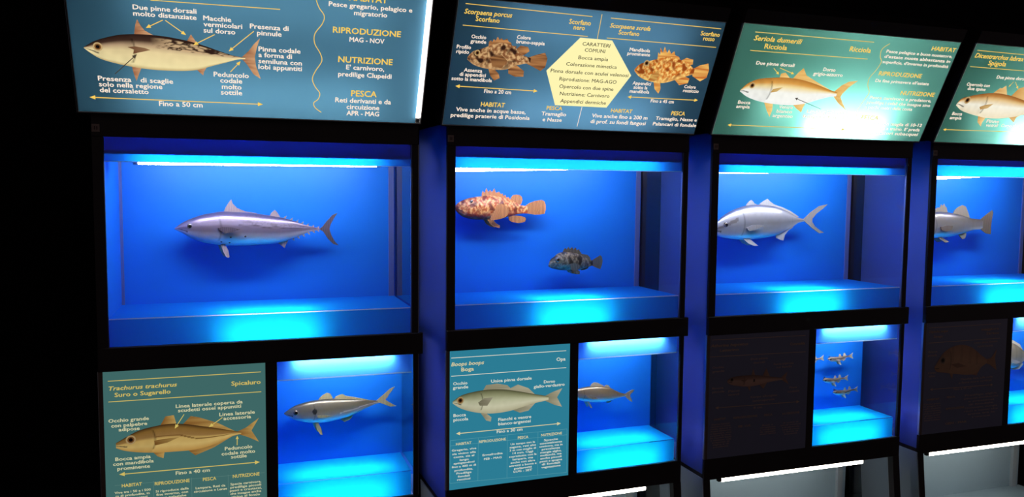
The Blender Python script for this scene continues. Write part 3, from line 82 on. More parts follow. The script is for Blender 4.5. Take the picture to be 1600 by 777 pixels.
 "poster2": {"text":[["Atherina hepsetus",-0.0176,0.9545,0.1686,0.01,"y",1],["Latterino",0.0237,0.935,0.0855,0.0094,"y",0],["Curunedda",0.3478,0.9421,0.0706,0.0097,"y",0],["Due pinne",0.1651,0.8941,0.0786,0.0075,"w",0],["dorsali",0.1784,0.8794,0.0537,0.0075,"w",0],["Fascia argentea",0.2731,0.8672,0.0944,0.0076,"w",0],["sui fianchi",0.2858,0.8539,0.074,0.0076,"w",0],["Occhio",-0.0073,0.8712,0.0516,0.0074,"w",0],["grande",-0.0068,0.8563,0.054,0.0074,"w",0],["Bocca",-0.0047,0.7908,0.0502,0.0074,"w",0],["piccola",-0.0043,0.7768,0.0541,0.0074,"w",0],["Pinne",0.0678,0.7742,0.0502,0.0074,"w",0],["ventrali",0.0659,0.7607,0.051,0.0074,"w",0],["Pinna",0.3509,0.7681,0.0374,0.0077,"w",0],["codale",0.3433,0.7523,0.0566,0.0077,"w",0],["Corpo allungato",0.169,0.7436,0.1253,0.0076,"w",0],["semitrasparente",0.1792,0.7278,0.1035,0.0076,"w",0],["8 cm",0.185,0.7003,0.0394,0.0076,"w",0],["HABITAT",0.0069,0.6688,0.052,0.0074,"y",0],["RIPRODUZIONE",0.0941,0.6676,0.1098,0.0075,"y",0],["PESCA",0.2363,0.6663,0.0382,0.0076,"y",0],["NUTRIZIONE",0.3221,0.6643,0.0815,0.0077,"y",0],["FEB - LUG",0.1175,0.6315,0.0557,0.0076,"y",0],["Forma banchi",-0.0026,0.6504,0.0801,0.0054,"w",0],["numerosi sotto",-0.0062,0.6416,0.0879,0.0054,"w",0],["costa, spesso in",-0.0097,0.6327,0.0957,0.0055,"w",0],["acque salmastre",-0.0075,0.6239,0.0918,0.0054,"w",0],["e lagunari, vive",-0.0092,0.6149,0.0958,0.0054,"w",0],["presso la riva,",-0.007,0.6061,0.0919,0.0055,"w",0],["su fondali bassi",-0.0086,0.5972,0.0958,0.0055,"w",0],["e sabbiosi, con",-0.0064,0.5883,0.0919,0.0055,"w",0],["presenza di",0.0016,0.5795,0.0764,0.0055,"w",0],["alghe e di",0.0038,0.5706,0.0725,0.0055,"w",0],["posidonia",0.006,0.5617,0.0686,0.0055,"w",0],["Reti a",0.2282,0.6272,0.0517,0.0055,"w",0],["circuizione",0.2183,0.6184,0.0724,0.0055,"w",0],["e sciabiche",0.2186,0.6097,0.0724,0.0055,"w",0],["da spiaggia",0.2189,0.6009,0.0725,0.0055,"w",0],["tutto l'anno",0.2172,0.5922,0.0766,0.0056,"w",0],["Si nutre di",0.3262,0.6281,0.0738,0.0056,"w",0],["piccoli crostacei",0.3157,0.619,0.0958,0.0057,"w",0],["e di plancton,",0.3215,0.6098,0.0849,0.0056,"w",0],["uova di pesce",0.3237,0.6007,0.0812,0.0056,"w",0],["e larve di",0.3295,0.5915,0.0703,0.0056,"w",0],["insetti",0.3354,0.5822,0.0592,0.0056,"w",0]],"lines":[[[-0.0108,0.9822],[0.4194,0.9776],0.0022,"y"],[[-0.0202,0.9175],[0.4239,0.9119],0.0022,"y"]],"arrows":[[[0.0091,0.7182],[0.4016,0.7117],1,"y"]],"poly":[],"fish":[{"top":[[0.0615,0.8222],[0.083,0.8321],[0.13,0.8357],[0.1937,0.8333],[0.2585,0.8233],[0.3202,0.8135]],"bottom":[[0.0618,0.8134],[0.0841,0.8016],[0.1395,0.7921],[0.1952,0.7921],[0.2432,0.8003],[0.3205,0.8065]],"dorsal_fin":[[0.1699,0.8295],[0.1783,0.8596],[0.1899,0.8281]],"second_dorsal_fin":[[0.2221,0.8259],[0.2394,0.8576],[0.2587,0.8199]],"tail_fin":[[0.3078,0.8144],[0.3398,0.8371],[0.3326,0.8112],[0.3485,0.7857],[0.3123,0.8057]],"pelvic_fin":[[0.1488,0.7969],[0.1672,0.7955],[0.1681,0.7695]],"anal_fin":[[0.2071,0.796],[0.2472,0.8035],[0.228,0.7759]],"pectoral_fin":[[0.1227,0.8192],[0.1543,0.8203],[0.1389,0.8078]],"eye":[0.0817,0.8234,0.0071],"kind":"sand_smelt"}],"wave":[]},
 "poster3": {"text":[["Diplodus sargus",-0.0047,0.9568,0.1032,0.0092,"y",1],["Sarago",0.0209,0.9357,0.0497,0.0092,"y",0],["Saracu",0.3175,0.9345,0.0719,0.0094,"y",0],["maggiore",0.2877,0.9531,0.1004,0.0094,"y",0],["Unica pinna dorsale",0.2491,0.8976,0.1362,0.0079,"w",0],["spinosa",0.269,0.881,0.0905,0.008,"w",0],["Bocca",-0.004,0.8717,0.0487,0.0077,"w",0],["piccola",-0.0058,0.8565,0.0496,0.0078,"w",0],["Corpo",-0.0012,0.7809,0.0452,0.0078,"w",0],["alto",0.0042,0.7666,0.0361,0.0078,"w",0],["Macchia nera sulla coda",0.1844,0.7415,0.1831,0.008,"w",0],["e fasce scure verticali",0.1733,0.7268,0.1894,0.008,"w",0],["Fino a 45 cm",0.1472,0.7003,0.1009,0.0079,"w",0],["HABITAT",0.0013,0.6651,0.0681,0.0078,"y",0],["PESCA",0.1105,0.6676,0.0462,0.0079,"y",0],["RIPRODUZIONE",0.109,0.617,0.1024,0.008,"y",0],["GEN - MAR",0.1085,0.552,0.1213,0.008,"y",0],["Comune presso",-0.0133,0.6472,0.0887,0.0057,"w",0],["le scogliere e",-0.0148,0.6372,0.093,0.0057,"w",0],["nelle praterie",-0.0142,0.6271,0.093,0.0057,"w",0],["di posidonia,",-0.0115,0.617,0.0888,0.0057,"w",0],["vive in piccoli",-0.0151,0.6069,0.0973,0.0058,"w",0],["gruppi anche",-0.0082,0.5969,0.0847,0.0057,"w",0],["in acque molto",-0.0118,0.5868,0.0931,0.0058,"w",0],["basse e mosse",-0.0091,0.5767,0.0889,0.0058,"w",0],["Predilige alghe,",0.2117,0.6685,0.1881,0.0066,"w",0],["piccoli molluschi",0.2089,0.6546,0.1957,0.0066,"w",0],["e crostacei",0.232,0.6405,0.1508,0.0066,"w",0],["di fondale",0.2366,0.6265,0.1434,0.0066,"w",0],["Onnivoro, mangia",0.2154,0.6125,0.1884,0.0066,"w",0],["ricci e vermi che",0.2126,0.5985,0.196,0.0066,"w",0],["trova tra le",0.232,0.5844,0.1586,0.0067,"w",0],["rocce",0.2588,0.5704,0.1062,0.0066,"w",0]],"lines":[[[-0.0043,0.9787],[0.4008,0.9781],0.0022,"y"],[[-0.0048,0.914],[0.4006,0.9139],0.0022,"y"]],"arrows":[[[0.0119,0.7133],[0.3717,0.7088],1,"y"]],"poly":[],"fish":[{"top":[[0.0331,0.8092],[0.0541,0.8363],[0.0795,0.8668],[0.1239,0.8892],[0.1789,0.8968],[0.2359,0.8829],[0.2852,0.8511],[0.3301,0.8229]],"bottom":[[0.0336,0.8021],[0.0481,0.7869],[0.0941,0.7803],[0.1593,0.7701],[0.2251,0.7628],[0.2719,0.7684],[0.2988,0.7921],[0.3311,0.8083]],"tail_fin":[[0.3205,0.8235],[0.3536,0.8288],[0.3846,0.8672],[0.3749,0.8275],[0.3885,0.7716],[0.346,0.8],[0.3216,0.8074]],"pelvic_fin":[[0.1172,0.7787],[0.1386,0.7758],[0.1348,0.7488]],"anal_fin":[[0.2248,0.7679],[0.29,0.7817],[0.2728,0.7552]],"pectoral_fin":[[0.1241,0.8141],[0.1654,0.8186],[0.2132,0.8012],[0.1575,0.7976]],"eye":[0.077,0.8349,0.0119],"kind":"bream"}],"wave":[]},
}
# ------------------------------------------------------------------ materials
MATS = {}
def new_mat(name):
    m = bpy.data.materials.new(name); m.use_nodes = True
    nt = m.node_tree; nt.nodes.clear()
    out = nt.nodes.new('ShaderNodeOutputMaterial')
    MATS[name] = m
    return m, nt, out
def principled(name, col, rough=.5, metal=0.0, spec=.5, noise_amt=0.0, scale=20, attr=None, bump=0.0, bscale=60, coat=0):
    m, nt, out = new_mat(name)
    p = nt.nodes.new('ShaderNodeBsdfPrincipled')
    p.inputs['Base Color'].default_value = (*col, 1)
    p.inputs['Roughness'].default_value = rough; p.inputs['Metallic'].default_value = metal
    p.inputs['Specular IOR Level'].default_value = spec
    p.inputs['Coat Weight'].default_value = coat
    nt.links.new(p.outputs[0], out.inputs[0])
    tc = nt.nodes.new('ShaderNodeTexCoord')
    if attr:
        a = nt.nodes.new('ShaderNodeAttribute'); a.attribute_name = attr
        nt.links.new(a.outputs['Color'], p.inputs['Base Color'])
    if noise_amt:
        n = nt.nodes.new('ShaderNodeTexNoise'); n.inputs['Scale'].default_value = scale; n.inputs['Detail'].default_value = 4
        nt.links.new(tc.outputs['Object'], n.inputs['Vector'])
        mx = nt.nodes.new('ShaderNodeMix'); mx.data_type = 'RGBA'
        mx.inputs['A'].default_value = (*[c * (1 - noise_amt) for c in col], 1)
        mx.inputs['B'].default_value = (*[min(1, c * (1 + noise_amt)) for c in col], 1)
        nt.links.new(n.outputs['Fac'], mx.inputs['Factor'])
        nt.links.new(mx.outputs['Result'], p.inputs['Base Color'])
    if bump:
        n2 = nt.nodes.new('ShaderNodeTexNoise'); n2.inputs['Scale'].default_value = bscale; n2.inputs['Detail'].default_value = 3
        nt.links.new(tc.outputs['Object'], n2.inputs['Vector'])
        b = nt.nodes.new('ShaderNodeBump'); b.inputs['Strength'].default_value = bump; b.inputs['Distance'].default_value = .002
        nt.links.new(n2.outputs['Fac'], b.inputs['Height']); nt.links.new(b.outputs[0], p.inputs['Normal'])
    return m
def emitter(name, col, strength, attr=None):
    m, nt, out = new_mat(name)
    e = nt.nodes.new('ShaderNodeEmission'); e.inputs[0].default_value = (*col, 1); e.inputs[1].default_value = strength
    if attr:
        a = nt.nodes.new('ShaderNodeAttribute'); a.attribute_name = attr
        nt.links.new(a.outputs['Color'], e.inputs[0])
    nt.links.new(e.outputs[0], out.inputs[0])
    return m
def glass(name, boost=1.0, tint=(1, 1, 1)):
    m, nt, out = new_mat(name)
    t = nt.nodes.new('ShaderNodeBsdfTransparent'); t.inputs[0].default_value = (*tint, 1)
    g = nt.nodes.new('ShaderNodeBsdfGlossy'); g.inputs['Roughness'].default_value = .02; g.inputs[0].default_value = (1, 1, 1, 1)
    fr = nt.nodes.new('ShaderNodeFresnel'); fr.inputs['IOR'].default_value = 1.45
    ge = nt.nodes.new('ShaderNodeNewGeometry'); inv = nt.nodes.new('ShaderNodeMath'); inv.operation = 'SUBTRACT'; inv.inputs[0].default_value = 1.0
    nt.links.new(ge.outputs['Backfacing'], inv.inputs[1])
    fm = nt.nodes.new('ShaderNodeMath'); fm.operation = 'MULTIPLY'
    nt.links.new(fr.outputs[0], fm.inputs[0]); nt.links.new(inv.outputs[0], fm.inputs[1])
    mu = nt.nodes.new('ShaderNodeMath'); mu.operation = 'MULTIPLY'; mu.inputs[1].default_value = boost; mu.use_clamp = True
    mx = nt.nodes.new('ShaderNodeMixShader')
    nt.links.new(fm.outputs[0], mu.inputs[0]); nt.links.new(mu.outputs[0], mx.inputs[0])
    nt.links.new(t.outputs[0], mx.inputs[1]); nt.links.new(g.outputs[0], mx.inputs[2])
    nt.links.new(mx.outputs[0], out.inputs[0])
    return m
def acrylic(name, dcol, tcol, tmix=.5, gloss=.04, rough=.25):
    m, nt, out = new_mat(name)
    d = nt.nodes.new('ShaderNodeBsdfDiffuse'); d.inputs[0].default_value = (*dcol, 1)
    t = nt.nodes.new('ShaderNodeBsdfTranslucent'); t.inputs[0].default_value = (*tcol, 1)
    m1 = nt.nodes.new('ShaderNodeMixShader'); m1.inputs[0].default_value = tmix
    g = nt.nodes.new('ShaderNodeBsdfGlossy'); g.inputs['Roughness'].default_value = rough
    m2 = nt.nodes.new('ShaderNodeMixShader'); m2.inputs[0].default_value = gloss
    nt.links.new(d.outputs[0], m1.inputs[1]); nt.links.new(t.outputs[0], m1.inputs[2])
    nt.links.new(m1.outputs[0], m2.inputs[1]); nt.links.new(g.outputs[0], m2.inputs[2])
    nt.links.new(m2.outputs[0], out.inputs[0])
    return m

BLUE = (.006, .185, .78)
principled('black_frame', (.026, .018, .019), .45, noise_amt=.3, scale=9, spec=.3)
principled('black_wall', (.006, .004, .005), .9, spec=.1, noise_amt=.3, scale=3)
principled('floor_dark', (.012, .011, .012), .5, noise_amt=.3, scale=5)
principled('blue_paint', BLUE, .5, spec=.25, noise_amt=.04, scale=4)
principled('side_paint', (.085, .125, .43), .30, spec=.6, noise_amt=.05, scale=4)
principled('dark_side', (.020, .012, .07), .3, spec=.5, noise_amt=.1, scale=4)
acrylic('blue_acrylic', BLUE, (.003, .46, .90), .55)
acrylic('fascia_acrylic', BLUE, (.05, .30, .92), .6)
acrylic('upper_acrylic', BLUE, (.003, .22, .85), .5)
glass('clear_sheet', 0.0)
acrylic('edge_acrylic', (.6, .7, .8), (.8, .9, .95), .7)  # whitish colour stands for light caught in the blue sheets' edges
principled('white_lining', (.8, .8, .8), .7, noise_amt=.03)
principled('silver', (.42, .42, .44), .35, metal=.8, noise_amt=.1)
principled('trim_grey', (.10, .14, .36), .4, noise_amt=.1)
principled('bronze', (.16, .12, .10), .45, metal=.3, noise_amt=.2)
principled('tag_card', (.30, .22, .19), .7, noise_amt=.2, scale=120)
principled('tag_ink', (.08, .05, .045), .7, noise_amt=.1)
principled('pale_panel', (.34, .47, .56), .5, noise_amt=.08, scale=5)
principled('pale_side', (.40, .47, .52), .5, noise_amt=.08, scale=5)
glass('front_glass', 1.3)
glass('side_glass', 1.7, (.93, .95, .98))
glass('smoked_glass', 1.7, (.74, .72, .86))
emitter('tube_case', (1.0, .97, .94), 54)
emitter('tube_case_dim', (1.0, .97, .94), 44)
emitter('tube_plinth', (1.0, .98, .95), 26)
emitter('tube_small', (1.0, .98, .95), 60)
emitter('tube_small_plinth', (1.0, .98, .95), 30)
emitter('strip_lamp', (1.0, .93, .82), 18)
BOXT = [(.18, .50, .78), (.18, .46, .78), (.24, .72, .62), (.23, .68, .60)]
for i, L in enumerate((3.3, 4.0, 6.0, 5.5)):
    emitter('tube_box_%d' % i, (1.0, .96, .90), L)
    acrylic('backlit_%d' % i, tuple(c * .12 for c in BOXT[i]), BOXT[i], .85, .012, .3)
emitter('tube_box_hot', (1.0, .97, .92), 31)
emitter('tube_box_weak', (1.0, .97, .92), 2.2)  # extra tube added to brighten the upper part of the blue panels
emitter('tube_slit', (1.0, .96, .92), 4)
# printed inks: backlit print glows, unlit print only reflects
INK = {
 'box': dict(w=srgb(255, 236, 216), y=srgb(245, 205, 92), k=srgb(70, 62, 50), hex=srgb(255, 246, 178), d=srgb(120, 160, 160)),
 'lit0': dict(w=srgb(206, 202, 160), y=srgb(206, 184, 96), k=srgb(40, 35, 25), d=srgb(92, 128, 120)),
 'lit1': dict(w=srgb(214, 216, 200), y=srgb(214, 204, 158), k=srgb(40, 35, 25), d=srgb(96, 160, 170)),
}
for s, d in INK.items():
    for c, v in d.items():
        emitter('ink_%s_%s' % (s, c), v, 1.0)
    emitter('print_%s' % s, (1, 1, 1), {'box': 1.0, 'lit0': .62, 'lit1': .62}[s], attr='paint')
emitter('poster_lit0', srgb(62, 103, 101), 1.0)
emitter('poster_lit1', srgb(44, 124, 148), 1.0)
principled('poster_dim', (.19, .20, .31), .3, spec=.4, noise_amt=.06, scale=6)
for c, v in dict(w=(.58, .40, .36), y=(.62, .40, .28), k=(.03, .03, .03), d=(.16, .17, .22)).items():
    principled('ink_dim_%s' % c, v, .4)
principled('print_dim', (1, 1, 1), .4, attr='paint')
principled('fish_silver', (1, 1, 1), .33, metal=.45, spec=.7, attr='paint', bump=.15, bscale=220, coat=.3)
principled('fish_rough', (1, 1, 1), .5, metal=0, spec=.5, attr='paint', bump=.5, bscale=160, coat=.15)
principled('fish_eye', (1, 1, 1), .08, spec=.8, attr='paint', coat=1)
def fin_mat(name, c1, c2, scale=170, dirx=1, rough=.45):
    m, nt, out = new_mat(name)
    p = nt.nodes.new('ShaderNodeBsdfPrincipled'); p.inputs['Roughness'].default_value = rough
    tc = nt.nodes.new('ShaderNodeTexCoord'); wv = nt.nodes.new('ShaderNodeTexWave')
    wv.inputs['Scale'].default_value = scale / 6.28; wv.inputs['Distortion'].default_value = 2.0; wv.inputs['Detail'].default_value = 1
    wv.bands_direction = 'X' if dirx else 'Z'
    nt.links.new(tc.outputs['Object'], wv.inputs['Vector'])
    mx = nt.nodes.new('ShaderNodeMix'); mx.data_type = 'RGBA'
    mx.inputs['A'].default_value = (*c1, 1); mx.inputs['B'].default_value = (*c2, 1)
    nt.links.new(wv.outputs['Fac'], mx.inputs['Factor']); nt.links.new(mx.outputs['Result'], p.inputs['Base Color'])
    b = nt.nodes.new('ShaderNodeBump'); b.inputs['Strength'].default_value = .4; b.inputs['Distance'].default_value = .001
    nt.links.new(wv.outputs['Fac'], b.inputs['Height']); nt.links.new(b.outputs[0], p.inputs['Normal'])
    nt.links.new(p.outputs[0], out.inputs[0])
    return m

# ------------------------------------------------------------------ mesh helpers
COL = scene.collection
def link(name, me, mat, parent=None, smooth=False):
    o = bpy.data.objects.new(name, me); COL.objects.link(o)
    if mat: me.materials.append(MATS[mat])
    if parent: o.parent = parent
    if smooth:
        for p in me.polygons: p.use_smooth = True
    return o
def mesh(name, verts, faces):
    me = bpy.data.meshes.new(name); me.from_pydata([tuple(v) for v in verts], [], faces); me.update()
    return me
def fix_normals(me):
    bm = bmesh.new(); bm.from_mesh(me); bmesh.ops.recalc_face_normals(bm, faces=bm.faces); bm.to_mesh(me); bm.free()
def hexa(name, c8, mat, parent, bevel=0.0):
    """a solid from 8 corners: bottom ring of four, then top ring of four"""
    me = mesh(name, c8, [(0, 3, 2, 1), (4, 5, 6, 7), (0, 1, 5, 4), (1, 2, 6, 5), (2, 3, 7, 6), (3, 0, 4, 7)])
    bm = bmesh.new(); bm.from_mesh(me)
    bmesh.ops.recalc_face_normals(bm, faces=bm.faces)
    if bevel: bmesh.ops.bevel(bm, geom=list(bm.edges), offset=bevel, segments=1, affect='EDGES', profile=.5)
    bm.to_mesh(me); bm.free()
    return link(name, me, mat, parent)
def box(name, x0, x1, y0, y1, z0, z1, mat, parent, bevel=0.0):
    return hexa(name, [(x0, y0, z0), (x1, y0, z0), (x1, y1, z0), (x0, y1, z0), (x0, y0, z1), (x1, y0, z1), (x1, y1, z1), (x0, y1, z1)], mat, parent, bevel)
def slab(name, f, a0, a1, b0, b1, n0, n1, mat, parent, bevel=0.0):
    return hexa(name, [f(a0, b0, n0), f(a1, b0, n0), f(a1, b1, n0), f(a0, b1, n0), f(a0, b0, n1), f(a1, b0, n1), f(a1, b1, n1), f(a0, b1, n1)], mat, parent, bevel)
def sheet(o, d):
    """a printed or tinted sheet: its face looking along d carries the colour, the rest of the slab is clear"""
    o.data.materials.append(MATS['clear_sheet']); d = Vector(d)
    for p in o.data.polygons: p.material_index = 0 if p.normal.dot(d) > .9 else 1
    return o
def tube(name, p0, p1, r, mat, parent, n=8, cap=True):
    p0, p1 = Vector(p0), Vector(p1); d = (p1 - p0).normalized()
    u = d.orthogonal().normalized(); v = d.cross(u)
    vs_ = []
    for p in (p0, p1):
        for i in range(n):
            a = 2 * math.pi * i / n; vs_.append(p + (u * math.cos(a) + v * math.sin(a)) * r)
    fs = [(i, (i + 1) % n, n + (i + 1) % n, n + i) for i in range(n)]
    if cap: fs += [tuple(range(n))[::-1], tuple(range(n, 2 * n))]
    me = mesh(name, vs_, fs); fix_normals(me)
    return link(name, me, mat, parent, True)
def lamp(name, p0, p1, r, mat, parent):
    """a fluorescent tube with two metal end caps"""
    t = tube(name, p0, p1, r, mat, parent)
    d = (Vector(p1) - Vector(p0)).normalized()
    for p, s in ((Vector(p0), -1), (Vector(p1), 1)):
        tube('end_cap', p + d * s * .0005, p + d * s * .014, r * 1.05, 'silver', t)
    return t
def tag(o, label, cat, group=None):
    o['label'] = label; o['category'] = cat
    if group: o['group'] = group
def empty(name, mat):
    o = bpy.data.objects.new(name, None); COL.objects.link(o); o.matrix_world = mat; o.empty_display_size = .1
    return o
def structure(o):
    o['kind'] = 'structure'; return o

# ------------------------------------------------------------------ the room
structure(box('floor', -3.0, 6.5, -5.5, .75, -.06, 0.0, 'floor_dark', None))
structure(box('wall_back', -3.0, 6.5, .62, .75, 0.0, 3.0, 'black_wall', None))
structure(box('ceiling', -3.0, 6.5, -1.6, .75, 3.0, 3.06, 'black_wall', None))
structure(box('wall_left', -1.5, -1.4, -1.0, .62, 0.0, 3.0, 'black_wall', None))

# ------------------------------------------------------------------ flat print: lettering, rules, arrows, drawings
PENDING = []
def lettering(f, item, ink, parent):
    txt, x, y, wdt, cap, col, it = item
    cu = bpy.data.curves.new('lettering', 'FONT'); cu.body = txt; cu.size = 1.0; cu.resolution_u = 2
    cu.fill_mode = 'FRONT'
    cu.shear = .22 if it else 0.0
    o = bpy.data.objects.new('lettering', cu); COL.objects.link(o)
    PENDING.append((o, f, x, y, wdt, cap, 'ink_%s_%s' % (ink, col), parent))
def finish_lettering():
    dg = bpy.context.evaluated_depsgraph_get(); dg.update()
    for o, f, x, y, wdt, cap, mat, parent in PENDING:
        me = bpy.data.meshes.new_from_object(o.evaluated_get(dg))
        vv = [v.co.copy() for v in me.vertices]; ff = [tuple(p.vertices) for p in me.polygons]; n0 = len(vv)
        k = .022 if mat[-1] != 'k' else .008                       # heavier stroke: the same glyphs again, a hair aside
        sh = [Vector(q) * k for q in ((0, 0, 0), (1, 0, 0), (2, 0, 0), (.5, .9, 0), (1.5, -.9, 0))]
        bpy.data.meshes.remove(me)
        me = mesh('lettering', [Vector((v.x + q.x, v.y + q.y, .00006 * j)) for j, q in enumerate(sh) for v in vv], [tuple(i + n0 * j for i in f_) for j in range(len(sh)) for f_ in ff])
        x0 = min(v.co.x for v in me.vertices); x1 = max(v.co.x for v in me.vertices)
        sx = wdt / max(1e-6, x1 - x0); sy = cap / .65
        for v in me.vertices:
            v.co = Vector(f(x + (v.co.x - x0) * sx, y + v.co.y * sy, .0012 + v.co.z))
        cu = o.data; bpy.data.objects.remove(o); bpy.data.curves.remove(cu)
        me.materials.clear(); me.name = 'lettering'
        t = bpy.data.objects.new('lettering', me); COL.objects.link(t); t.parent = parent; me.materials.append(MATS[mat])
def flat_poly(name, f, pts, mat, parent, n):
    me = mesh(name, [f(a, b, n) for a, b in pts], [tuple(range(len(pts)))])
    bm = bmesh.new(); bm.from_mesh(me); bmesh.ops.triangulate(bm, faces=bm.faces); bm.to_mesh(me); bm.free()
    return link(name, me, mat, parent)
def ribbon(name, f, pts, w_, mat, parent, n=.0012):
    vs_, fs = [], []
    P_ = [Vector(p) for p in pts]
    for i, p in enumerate(P_):
        d = (P_[min(i + 1, len(P_) - 1)] - P_[max(i - 1, 0)]).normalized(); q = Vector((-d.y, d.x)) * w_ / 2
        vs_ += [f(*(p + q), n), f(*(p - q), n)]
        if i: fs.append((2 * i - 2, 2 * i - 1, 2 * i + 1, 2 * i))
    return link(name, mesh(name, vs_, fs), mat, parent)
def smooth_pts(pts, m=6):
    out = []
    for i in range(len(pts) - 1):
        p = [Vector(pts[max(0, min(len(pts) - 1, j))]) for j in (i - 1, i, i + 1, i + 2)]
        for k in range(m):
            t = k / m
            out.append(.5 * ((2 * p[1]) + (p[2] - p[0]) * t + (2 * p[0] - 5 * p[1] + 4 * p[2] - p[3]) * t * t + (3 * p[1] - p[0] - 3 * p[2] + p[3]) * t ** 3))
    out.append(Vector(pts[-1]))
    return out
def arrow(f, a, b, two, mat, parent):
    a, b = Vector(a), Vector(b); d = (b - a).normalized(); q = Vector((-d.y, d.x)); L = (b - a).length
    h = min(.013, L * .35) if not two else .015
    w1 = .0011 if not two else .0013; w2 = h * .42
    s = a + d * h if two else a
    pts = [s + q * w1, b - d * h + q * w1, b - d * h + q * w2, b, b - d * h - q * w2, b - d * h - q * w1, s - q * w1]
    if two: pts += [s - q * w2, a, s + q * w2]
    flat_poly('arrow', f, pts, mat, parent, .0026)

def lerp3(a, b, t):
    t = max(0, min(1, t)); return tuple(a[i] + (b[i] - a[i]) * t for i in range(3))
def nz(x, y, s, o=0): return noise.noise(Vector((x * s + o, y * s, o)))
def ramp(t, stops):
    for (t0, c0), (t1, c1) in zip(stops, stops[1:]):
        if t <= t1: return lerp3(c0, c1, (t - t0) / (t1 - t0))
    return stops[-1][1]
S_ = srgb
PRINT_RAMP = {
 'tunny': [(-1, S_(200, 175, 120)), (-.8, S_(245, 228, 170)), (.0, S_(236, 214, 160)), (.35, S_(190, 160, 125)), (.62, S_(70, 48, 38)), (1, S_(42, 26, 22))],
 'amberjack': [(-1, S_(255, 255, 250)), (-.1, S_(255, 255, 245)), (.35, S_(250, 225, 160)), (.6, S_(226, 165, 80)), (1, S_(185, 120, 50))],
 'sea_bass': [(-1, S_(250, 235, 200)), (0, S_(255, 250, 230)), (.5, S_(235, 200, 140)), (.75, S_(195, 135, 70)), (1, S_(150, 92, 45))],
 'horse_mackerel': [(-1, S_(215, 165, 85)), (-.5, S_(240, 205, 125)), (0, S_(228, 190, 110)), (.2, S_(170, 130, 75)), (.7, S_(155, 115, 55)), (1, S_(70, 45, 25))],
 'bogue': [(-1, S_(214, 208, 170)), (-.4, S_(244, 242, 206)), (.1, S_(222, 224, 184)), (.5, S_(176, 178, 136)), (.85, S_(128, 130, 92)), (1, S_(86, 86, 62))],
 'sand_smelt': [(-1, (0.576, 0.320, 0.240)), (0, (0.640, 0.384, 0.288)), (.4, (0.416, 0.224, 0.160)), (1, (0.208, 0.112, 0.088))],
 'bream': [(-1, (0.528, 0.288, 0.160)), (0, (0.576, 0.320, 0.176)), (1, (0.448, 0.224, 0.128))],
}
MODEL_RAMP = {  # pale bellies, made paler and bluer to paint in bounce from the plinth
 'tunny': [(-1, (.66, .68, .74)), (-.45, (.56, .54, .62)), (-.15, (.24, .19, .25)), (.15, (.24, .185, .25)), (.30, (.42, .35, .45)), (.6, (.24, .19, .27)), (1, (.11, .085, .135))],  # violet-grey skin, tinted further to paint in a lilac reflection
 'amberjack': [(-1, (.74, .78, .80)), (-.45, (.40, .41, .42)), (-.1, (0.30, 0.30, 0.29)), (.25, (0.40, 0.40, 0.39)), (.65, (0.56, 0.57, 0.575)), (1, (0.186, 0.192, 0.205))],  # upper flank lightened as a painted highlight
 'sea_bass': [(-1, (.74, .78, .80)), (-.3, (0.341, 0.310, 0.267)), (.3, (0.285, 0.254, 0.211)), (.7, (0.223, 0.192, 0.155)), (1, (0.112, 0.096, 0.074))],
 'horse_mackerel': [(-1, (.74, .78, .80)), (-.2, (0.322, 0.310, 0.267)), (.2, (0.223, 0.205, 0.143)), (.7, (0.211, 0.186, 0.124)), (1, (0.074, 0.068, 0.050))],
 'bogue': [(-1, (.74, .78, .80)), (-.2, (0.372, 0.322, 0.260)), (.3, (0.322, 0.248, 0.149)), (.7, (0.260, 0.192, 0.105)), (1, (0.136, 0.099, 0.056))],
 'sand_smelt': [(-1, (.74, .78, .80)), (-.1, (0.360, 0.335, 0.285)), (.05, (0.087, 0.074, 0.062)), (.25, (0.124, 0.105, 0.087)), (.4, (0.298, 0.260, 0.205)), (1, (0.161, 0.136, 0.105))],
 'bream': [(-1, (.74, .78, .80)), (0, (0.372, 0.347, 0.285)), (.7, (0.285, 0.260, 0.198)), (1, (0.155, 0.136, 0.099))],
}
